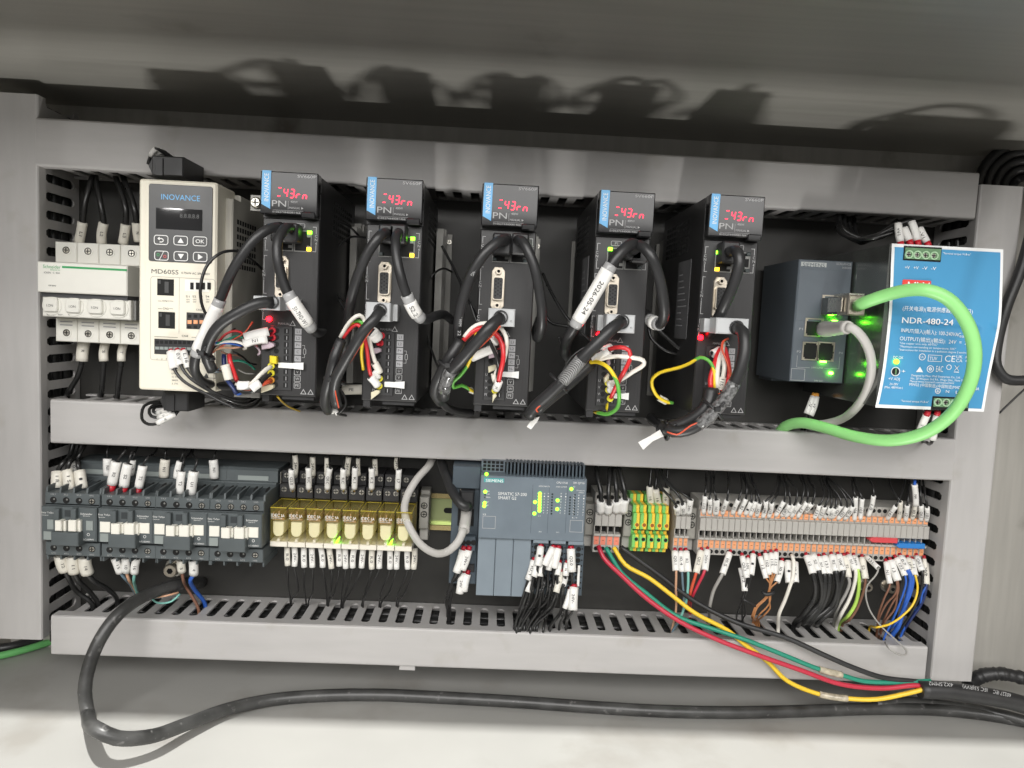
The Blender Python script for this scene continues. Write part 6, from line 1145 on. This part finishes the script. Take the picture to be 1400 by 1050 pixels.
stub('pink plug in the third terminal of the second drive', zC2, [(490, 372), (535, 362), (562, 378), (562, 400), (535, 412), (492, 428)], 'pink_tag')
flag('white tag sticking out right of the second drive terminals', zC2, 592, 705, 775, 688)
stub('beige plug in the lowest terminal of the second drive', zC2, [(473, 765), (520, 745), (552, 750), (550, 770), (520, 795), (473, 830)], 'beige_tag')
tie('black tie around the two cables left of the second drive', pt(*zC2(150, 660), 160), 7.5, (.25, 0, 1)); 
a, b = pt(*zC2(222, 742), 90), pt(*zC2(402, 738), 92); wire('horizontal wire in a cream sleeve reading PE left of the second drive', [pt(*zC2(150, 748), 88), a, b, pt(*zC2(430, 735), 92)], 1.1, 'wire_black', None, [(a, b, 4, 'marker_cream', 'PE')])
q = MB(); q.tube(W(zC2, [(45, 830), (65, 870), (85, 915)], [120]), 4, 4, 0, 3); solo('wire_connector', 'small dark red connector hanging low left of the second drive', 'connector', q, 'red_case')
for i, c in enumerate(((120, 955), (178, 965))): q = MB(); q.tube(W(zC2, [(c[0] + 10 - 40 * i, c[1] - 50), c], [140]), 1.6, 6, 0, 3); solo('tie_end', ('left white tie end poking out below the second drive cables', 'right white tie end poking out below the second drive cables')[i], 'tie end', q, 'marker_white')
lead('thin black wire end curling below the second drive cables', zC2, [(150, 680), (230, 780), (250, 860), (220, 920), (170, 960)], [150, 146], .8, 'wire_black')
# drive 3
encoder('encoder cable with a grey plug slanting down left from the middle drive', (668, 421, 703.5, 447), [(684.5, 434), (670, 447), (650, 470), (630, 493), (617, 506), (609, 526), (606, 545)], [177, 186, 180, 172, 164, 158], 4.2, 0, (.72, .95), 'clear_print')
cable('taped motor cable left of the middle drive', W(zC3, [(280, 320), (230, 400), (170, 490), (110, 600), (50, 720), (35, 830), (90, 910)], [166, 168, 156, 140]), 4.0, 'cable_black', 'motor cables of the servo drives', 'motor_cable')
lead('white motor wire arching over the encoder cable of the middle drive', zC3, [(310, 290), (360, 225), (430, 170), (520, 152), (600, 160), (670, 205), (715, 290), (718, 400), (690, 520)], [170, 168, 166, 172, 156], 1.5, 'white_wire')
lead('red motor wire arching to the lower terminals of the middle drive', zC3, [(305, 320), (370, 250), (450, 205), (540, 210), (620, 260), (675, 350), (688, 480), (660, 620), (640, 715)], [170, 168, 166, 170, 160], 1.8, 'red', [((645, 710), (612, 785), 161, 156, 2.9, 'marker_white', 'M')], [((606, 797), 153, 'ferrule_yellow')])
lead('black motor wire dropping to the terminals of the middle drive', zC3, [(540, 300), (590, 400), (630, 500), (640, 600), (620, 670)], [170, 166, 156], 1.4, 'wire_black')
lead('earth wire with a loose end left of the middle drive', zC3, [(430, 240), (410, 330), (385, 450), (345, 560), (270, 660), (205, 720), (212, 770), (290, 748), (370, 790), (400, 805)], [168, 150, 140, 130], 1.3, 'earth_wire', [((362, 790), (430, 818), 130, 128, 2.2, 'marker_cream', '4')])
lead('long white sleeved supply wire of the middle drive', zC3, [(330, 505), (385, 485), (620, 385), (640, 375)], [140, 156, 154], 1.1, 'wire_black', [((385, 485), (612, 388), 152, 158, 3.1, 'marker_white', None)], [((642, 374), 153, 'ferrule_red2')])
lead('short white sleeved supply wire of the middle drive', zC3, [(560, 260), (600, 320), (630, 345)], [164, 158], 1.0, 'wire_black', [((575, 275), (628, 340), 163, 158, 2.8, 'marker_white', None)])
lead('thin pink wire lying along the encoder cable of the middle drive', zC3, [(660, 180), (590, 260), (500, 350), (420, 420), (380, 450)], [184, 180], .55, 'orange_red')
lead('white motor wire in a cream sleeve on the middle drive', zC3, [(660, 530), (630, 590), (605, 650), (620, 720)], [160, 156], 1.2, 'white_wire', [((600, 640), (615, 715), 157, 154, 2.4, 'marker_cream', None)])
stub('pink plug in the third terminal of the middle drive', zC3, [(545, 440), (600, 425), (635, 435), (632, 460), (600, 480), (548, 492)], 'pink_tag')
stub('beige plug in the middle terminal of the middle drive', zC3, [(540, 570), (605, 552), (622, 560), (620, 600), (545, 628)], 'beige_tag')
flag('white tag sticking out right of the middle drive terminals', zC3, 672, 648, 835, 645)
stub('pointed beige plug in the lowest terminal of the middle drive', zC3, [(585, 840), (612, 825), (625, 850), (600, 880), (582, 918)], 'beige_tag')
tie('black tie around the two cables left of the middle drive', pt(*zC3(160, 570), 164), 8, (.6, 0, 1))
# drive 4
encoder('encoder cable with a ribbed printed section below the fourth drive', (830, 429, 867.5, 456), [(850, 440), (838, 448), (818, 468), (795, 491), (775, 515), (752, 538), (732, 556), (722, 570)], [177, 188, 186, 178, 170, 166], 4.3, -4, (.40, .68))
cable('second black cable alongside the ribbed one below the fourth drive', W(zC4, [(545, 470), (470, 540), (370, 630), (270, 710), (170, 790), (80, 870)], [158, 164, 160]), 4.6, 'cable_black', 'motor cables of the servo drives', 'motor_cable')
lead('red motor wire arching over the terminals of the fourth drive', zC4, [(640, 385), (700, 355), (790, 338), (865, 365), (872, 440), (830, 530), (770, 640), (712, 765)], [164, 176, 178, 160], 1.6, 'red', [((562, 440), (700, 372), 164, 170, 3.1, 'marker_white', None)], [((705, 772), 153, 'ferrule_yellow')])
lead('white motor wire looping right of the fourth drive terminals', zC4, [(560, 460), (660, 430), (770, 415), (900, 428), (985, 450), (990, 485), (900, 545), (800, 610), (710, 652)], [164, 178, 176, 158], 1.6, 'white_wire', [((760, 632), (690, 652), 160, 156, 2.6, 'marker_white', None)], [((688, 640), 153, 'ferrule_yellow')])
lead('black motor wire under the white loop of the fourth drive', zC4, [(970, 490), (960, 530), (850, 590), (780, 640), (700, 705)], [168, 166, 156], 1.2, 'wire_black', [((740, 675), (695, 705), 158, 155, 2.6, 'marker_white', None)], [((692, 700), 153, 'ferrule_yellow')])
lead('yellow green earth wire looping below the fourth drive', zC4, [(528, 468), (600, 463), (690, 510), (755, 610), (782, 740), (765, 850), (690, 902), (620, 895), (575, 880)], [160, 180, 182, 160, 140], 1.45, 'earth_wire')
lead('thin red wire on the cables below the fourth drive', zC4, [(330, 650), (290, 700), (200, 770), (80, 865), (95, 885)], [176, 172], .6, 'orange_red')
lead('supply wire in a white sleeve high on the fourth drive', zC4, [(640, 385), (690, 360), (725, 350)], [162, 156], 1.0, 'wire_black', [((640, 375), (715, 340), 161, 158, 3.2, 'marker_white', '101')])
lead('thin black wire curving beside the ribbed cable of the fourth drive', zC4, [(545, 310), (470, 350), (380, 420), (310, 530), (260, 610)], [176, 174], .6, 'wire_black')
stub('beige plug in the middle terminal of the fourth drive', zC4, [(655, 600), (690, 560), (700, 570), (695, 610), (660, 640)], 'beige_tag')
flag('white tag sticking out right of the fourth drive terminals', zC4, 738, 762, 862, 742)
stub('pointed yellow plug in the lowest terminal of the fourth drive', zC4, [(672, 860), (678, 825), (692, 810), (690, 850), (682, 882)], 'yellow_tag')
stub('pink plug in the third terminal of the fourth drive', zC4, [(680, 455), (705, 440), (710, 480), (690, 500)], 'pink_tag')
tie('black tie around the two slanting cables below the fourth drive', pt(*zC4(270, 640), 170), 8.5, (.7, 0, .7))
def paper(label, z, pts, D, m='marker_white', tilt=4):
    q = MB(); P = [at(*z(*p), D) for p in pts]; n = len(P); q.add([(x, D + tilt * i / n, zz) for i, (x, zz) in enumerate(P)] + [(x, D - .8 + tilt * i / n, zz) for i, (x, zz) in enumerate(P)], [tuple(range(n)), tuple(range(n, 2 * n))] + [(i, (i + 1) % n, n + (i + 1) % n, n + i) for i in range(n)])
    solo('tie_label', label, 'label', q, m)
paper('narrow white label hanging from the tie below the fourth drive', zC4, [(55, 930), (110, 925), (90, 965), (35, 1030), (0, 1005), (30, 960)], 158)
# drive 5
encoder('encoder cable with a clear printed sleeve curving below the rightmost drive', (980, 434, 1023, 458), [(1007, 448), (1016, 455), (1018, 478), (1012, 505), (1000, 531), (982, 556), (962, 576), (940, 588), (920, 590), (912, 586)], [177, 190, 190, 186, 182, 176, 170], 4.2, -4, (.42, .78), 'clear_print')
cable('thick sheathed motor cable below the rightmost drive', W(zC5, [(535, 590), (528, 640), (505, 710), (440, 775), (350, 830), (260, 862), (210, 880), (180, 860)], [172, 176, 168, 158]), 5.0, 'cable_black', 'motor cables of the servo drives', 'motor_cable')
lead('red motor wire rising from the sheath of the rightmost drive', zC5, [(535, 580), (532, 520), (555, 430), (580, 350), (600, 300)], [174, 170, 158], 1.9, 'red')
lead('yellow green earth wire reaching left from the rightmost drive', zC5, [(562, 580), (562, 500), (550, 430), (515, 380), (460, 360), (390, 400), (320, 430), (240, 450), (170, 470), (118, 510), (112, 560), (140, 625), (170, 655), (225, 682), (262, 686)], [174, 170, 150, 130, 120], 1.3, 'earth_wire', [((160, 648), (218, 680), 121, 120, 2.6, 'marker_cream', '4')])
lead('white motor wire rising from the sheath of the rightmost drive', zC5, [(582, 580), (580, 480), (592, 380), (612, 300)], [174, 172, 158], 1.8, 'white_wire')
lead('second white motor wire of the rightmost drive with a cream sleeve', zC5, [(625, 255), (618, 330), (632, 420), (622, 500), (600, 590)], [158, 172, 174], 1.6, 'white_wire', [((622, 505), (600, 580), 173, 174, 2.5, 'marker_cream', '115')])
lead('pink wire hanging in a loop on the rightmost drive', zC5, [(660, 225), (625, 245), (615, 300), (650, 390), (675, 500), (655, 590), (590, 625)], [166, 176, 178], .8, 'orange_red')
lead('second red motor wire of the rightmost drive', zC5, [(635, 290), (660, 400), (668, 480), (650, 545), (610, 600)], [160, 174, 172], 1.6, 'red')
lead('supply wire in a white sleeve on the rightmost drive', zC5, [(520, 350), (550, 330), (610, 300)], [162, 156], 1.0, 'wire_black', [((545, 335), (600, 305), 160, 157, 3.0, 'marker_white', None)])
tie('black tie around the thick cables below the rightmost drive', pt(*zC5(545, 740), 178), 9.5, (.7, 0, .7)); tie('black tie at the lower end of the rightmost drive cables', pt(*zC5(215, 885), 164), 6.5, (1, 0, .1))
paper('wide white label on the tie over the middle duct', zC5, [(170, 880), (195, 925), (115, 960), (45, 1020), (8, 965), (90, 920)], 168)
lead('thin pink wire on the clear sleeved cable of the rightmost drive', zC5, [(440, 830), (390, 850), (330, 895), (290, 915), (220, 895)], [184, 178], .6, 'orange_red')
# ------------------------------------------------------------------ inverter plugs and leads
def plug_block(label, px, py, w_, h, D0, D1, m='black_plastic'):
    x, z = at(px, py, D1); t = thing('terminal_plug', label, 'terminal plug', (x, D0, z - h / 2)); q = MB(); q.box(x - w_ / 2, x + w_ / 2, z - h / 2, z + h / 2, D0, D1, 1); q.box(x - w_ / 2 + 3, x - w_ / 2 + 9, z - h / 2, z + h / 2 - 2, D1, D1 + 1.2, .3); part(t, 'body', q, m)
    q = MB(); q.prism([(x - w_ / 2 - 3.5, z), (x - w_ / 2, z - h / 2), (x - w_ / 2, z + h / 2)], D0, D1 - 2, .5); part(t, 'latch', q, m); return x, z
plug_block('black plug on top of the cream inverter with white sleeves', 229, 227, 24, 15, 66, 104)
for i, ((ax, ay), (bx, by)) in enumerate((((206, 213), (213, 203)), ((210, 213), (221, 206)), ((218, 208), (226, 211)), ((224, 209), (236, 216)))):
    p0, p1 = pt(ax, ay, 98 - i * 4), pt(bx, by, 102 - i * 4); wire('black wire bent over the inverter top plug in a white sleeve, %s from the left' % orn(i + 1), [(p0[0] - 3, 96 - i * 4, p0[2] - 6), p0, p1, (p1[0] + 7, 92 - i * 4, p1[2] - 5)], 1.2, 'wire_black', 'wires bent over the inverter top plug', [(p0, p1, 2.0, 'marker_white', None)])
plug_block('black plug under the cream inverter with looped wires', 240, 549, 19, 15, 80, 112)
for i, (s0, s1, pts) in enumerate((((240, 566), (215, 579), [(203, 580), (194, 572), (197, 555), (210, 550), (222, 550)]), ((236, 563), (217, 571), [(207, 569), (204, 560), (212, 553), (222, 552)]), ((232, 561), (216, 565), [(210, 563), (212, 557), (222, 556)]))):
    p0, p1 = pt(*s0, 106), pt(*s1, 108 - 6 * i); wire('black wire looping back under the inverter plug, %s from below' % orn(i + 1), [pt(244, 561, 104), p0, p1] + W(None, pts, [108 - 6 * i, 84]), 1.25, 'wire_black', 'wires looping under the inverter plug', [(p0, p1, 2.3, 'marker_white', ('W', 'V', 'U')[i])])
for i, (s0, s1, pts) in enumerate((((234, 481), (238, 504), [(250, 520), (285, 540), (320, 556), (345, 556), (357, 545)]), ((243, 480), (247, 499), [(258, 515), (290, 536), (330, 552), (352, 545)]), ((251, 480), (257, 503), [(270, 520), (290, 535), (330, 548), (350, 538)]))):
    p0, p1 = pt(*s0, 138), pt(*s1, 143); d = (Vector(p0) - Vector(p1)).normalized()
    wire('%s black control wire with a white sleeve on the lower front of the inverter' % orn(i + 1), [p0, p1] + W(None, pts, [144, 140, 110]), 1.15, 'wire_black', 'control wires of the inverter', [(p0, p1, (3.4, 2.6, 2.4)[i], 'marker_white', (None, '0.V', 'L.16')[i])], [(p0, tuple(Vector(p0) + d * 2), 2.0, 'ferrule_red')])
# ------------------------------------------------------------------ breaker wires
for i, (bx, by, tx_, ty, pts) in enumerate(((108, 332, 113, 304, [(117, 275), (124, 250), (128, 238)]), (139, 333, 142, 305, [(138, 280), (133, 255), (131, 240)]), (168, 333, 172, 307, [(172, 285), (164, 258), (158, 240)]), (190, 330, 187, 305, [(184, 285), (176, 260), (168, 240)]))):
    p0, p1 = pt(bx, by, 34), pt(tx_, ty, 38); ps = W(None, pts, [40, 36, 28]); wire('%s black supply wire with a grey sleeve above the circuit breaker' % orn(i + 1), [p0, p1] + ps + [(ps[-1][0], 26, 114)], 2.4, 'wire_black', 'supply wires above the circuit breaker', [(p0, p1, 4.1, 'marker_cream', ('L1', 'L2', 'L3', 'N')[i])])
for i, (bx, by, tx_, ty, pts) in enumerate(((115, 466, 112, 494, [(106, 515), (94, 535)]), (144, 468, 142, 494, [(140, 520), (138, 540)]), (169, 470, 166, 494, [(162, 520), (160, 545)]))):
    p0, p1 = pt(bx, by, 34), pt(tx_, ty, 36); e = drop(pts[-1][0] - 2, 541 + i * 1.2, -83); wire('%s black wire with a cream sleeve below the circuit breaker' % orn(i + 1), [p0, p1] + W(None, pts, [34, 30]) + [e, into(e)], 2.3, 'wire_black', 'wires below the circuit breaker', [(p0, p1, (5.0, 3.9, 3.6)[i], 'marker_cream', ('R', 'S', 'T')[i])])
x, z = at(350, 277, 120); q = MB(); q.knob(x, z, 4.2, 118, 122, 16, 0, 1.2); q.box(x - 2.6, x + 2.6, z - .5, z + .5, 121.8, 122.3, 0, 1); q.box(x - .5, x + .5, z - 2.6, z + 2.6, 121.8, 122.31, 0, 1); q.box(x - 5, x + 9, z - 6, z + 6, 115.5, 118, .4, 2); solo('long_screw', 'bright cross head screw on a bracket left of the first drive display', 'screw', q, ['screw_zinc', 'hole', 'heatsink'])
# ------------------------------------------------------------------ network switch cables
gp = [(1172, 418), (1184, 413), (1210, 404), (1240, 397), (1268, 397), (1295, 408), (1318, 434), (1331, 468), (1331, 505), (1319, 540), (1297, 570), (1264, 592), (1220, 602), (1170, 597), (1125, 584), (1095, 578), (1074, 583), (1064, 594)]
o = cable('thick green network cable looping from the switch across the blue power supply', W(None, gp, [132, 140, 150, 162, 172, 176, 178, 178, 176, 172, 162, 150, 134, 112, 90, 72, 56, 46]), 4.65, 'net_green', None, 'network_cable', 'cable', 4, 16)
x, z = at(1172, 417.5, 130); q = MB(); q.box(x - 6.6, x + 6.6, z - 7.4, z + 7.6, 112, 130, .8); part(o, 'plug', q, 'nickel'); q = MB(); q.box(x - 7, x + 6, z - 6.8, z + 6.8, 86.5, 112, .5); part(o, 'plug_body', q, 'psu_case')
q = MB(); q.box(x - 6, x + 6, z + 7.6, z + 9.2, 104, 128, .3); q.box(x - 8.4, x - 7.2, z - 5, z + 6, 100, 122, .2); part(o, 'shield_clip', q, 'screw_zinc')
o = cable('grey network cable with a ribbed boot dropping from the switch', W(None, [(1158, 447), (1166, 449), (1178, 460), (1189, 482), (1191, 508), (1184, 536), (1168, 560), (1148, 574), (1120, 580), (1100, 578), (1085, 584)], [138, 142, 140, 130, 112, 84, 58, 40]), 3.4, 'net_grey', None, 'network_cable', 'cable', 4, 12)
c0, c1 = pt(1126, 450, 89), pt(1160, 447.5, 138); q = MB(); P = [Vector(c0).lerp(Vector(c1), k / 12) for k in range(13)]; q.tube([tuple(p) for p in P], [6.6, 6.6, 6.6, 6.5] + [5.9 - .16 * k + (.45 if k % 2 else 0) for k in range(9)], 12, raw=True); part(o, 'boot', q, 'net_grey')
# ------------------------------------------------------------------ power supply wires
for i, (b, t) in enumerate((((1231, 331), (1228, 306)), ((1243, 329), (1236, 312)), ((1254, 329), (1246, 303)), ((1267, 331), (1257, 312)))):
    p0, p1 = pt(*b, 128), pt(*t, 124); d = (Vector(p0) - Vector(p1)).normalized(); P = [p0, p1] + W(None, [(1205 - 6 * i, 318 + i * 3), (1170 - 6 * i, 330 - i * 3), (1150 - 2 * i, 312), (1150, 292)], [112, 80, 60, 36])
    wire('white sleeved wire with red tip above the blue power supply, %s from the left' % orn(i + 1), P, 1.3, 'wire_black', 'wires above the blue power supply', [(p0, p1, 2.9, 'marker_white', ('+V1', None, None, '-V1')[i])], [(p0, tuple(Vector(p0) + d * 5), 2.5, 'ferrule_red2')])
for i, (b, t) in enumerate((((1267, 567), (1257, 590)), ((1281, 568), (1275, 601)))):
    p0, p1 = pt(*b, 128), pt(*t, 118 + 6 * i); d = (Vector(p0) - Vector(p1)).normalized(); e = pt(1250 + 12 * i, 600 + 4 * i, 62)
    wire(('left', 'right')[i] + ' black wire with a white sleeve below the blue power supply', [p0, p1, pt(t[0] - 4, t[1] + 4 + i * 2, 110), e, (e[0], 40, -90)], 1.3, 'wire_black', 'wires below the blue power supply', [(p0, p1, 2.9, 'marker_white', ('V', None)[i])], [(p0, tuple(Vector(p0) + d * 4.5), 2.5, 'ferrule_red2')])
for i in range(2):
    p0, p1 = pt(1112 + i * 4, 542, 56), pt(1103 + i * 5, 566 + i * 2, 58); d = (Vector(p0) - Vector(p1)).normalized(); wire(('left', 'right')[i] + ' white sleeved wire with an orange tip below the network switch', [p0, p1, pt(1098 + 4 * i, 580, 50), (pt(1096, 585, 42)[0] + i * 3, 40, -92)], 1.3, 'wire_black', 'wires below the network switch', [(p0, p1, 2.9, 'marker_white', ('-V', '+V')[i])], [(p0, tuple(Vector(p0) + d * 3), 2.3, 'ferrule_orange')])
for i in range(4): cable('dark cable running under the top duct toward the power supply, %s from the front' % orn(i + 1), W(None, [(1146 + i * 7, 284), (1152 + i * 6, 312 + i * 3), (1178, 330 + i * 2 - 4), (1210, 322 - i * 2), (1226, 302)], [44 - i * 6, 54 - i * 5, 60, 40]), 2.0, 'wire_black', 'dark cables under the top duct', 'wire', 'wire')

# more thin tails round the first drive and between the drives
TL = [('thin black tail curling under the tie of the first drive', zB1, [(200, 400), (240, 450), (300, 490), (370, 500), (440, 470)], [170, 160], .8, 'wire_black'), ('grey braid tail under the tie of the first drive', zB1, [(170, 380), (200, 440), (260, 485), (330, 490)], [168, 162], 1.6, 'slate'), ('thin red tail under the tie of the first drive', zB1, [(250, 370), (275, 430), (310, 470), (355, 500)], [168, 160], .5, 'orange_red'),
      ('thin black wire hanging behind the ferrules of the first drive', zB1, [(470, 300), (560, 350), (640, 420), (700, 430)], [140, 120], .8, 'wire_black'), ('pink tail ending beside the first drive terminals', zB1, [(690, 240), (730, 275), (740, 310), (720, 330)], [150, 146], .9, 'pink_tag'), ('thin yellow wire end under the first drive', zB1, [(915, 750), (970, 810), (1040, 860), (1140, 900)], [120, 64], .8, 'yellow'),
      ('thin brown wire behind the loop of the first drive', zB1, [(350, 300), (420, 330), (520, 340), (600, 380)], [130, 120], .7, 'brown'), ('thin white wire in the dark beside the first drive', zB1, [(520, 480), (600, 520), (690, 520)], [110, 104], .6, 'grey_wire'),
      ('thin black wire dropping from the second drive bundle to the duct', zC2, [(60, 860), (100, 920), (190, 960), (300, 980)], [120, 50], 1.2, 'wire_black'), ('thick black cable lying on the duct left of the middle drive', zC3, [(90, 890), (150, 960), (260, 1000), (380, 1010)], [120, 66], 3.2, 'cable_black'),
      ('thin black wire slanting behind the fourth drive bundle', zC4, [(270, 250), (300, 330), (380, 450), (520, 560)], [90, 80], .9, 'wire_black'), ('shiny thin black wire above the fourth drive bundle', zC4, [(440, 200), (500, 250), (548, 300), (570, 330)], [150, 160], .9, 'wire_black'), ('black cable lying on the duct left of the rightmost drive', zC5, [(100, 790), (140, 830), (190, 860), (240, 875)], [80, 120], 3.6, 'cable_black'),
      ('thin black wire behind the second drive cables', zC2, [(640, 20), (720, 140), (800, 260), (900, 330)], [60, 50], .9, 'wire_black')]
for lb, z, p, D, r, m in TL: lead(lb, z, p, D, r, m)
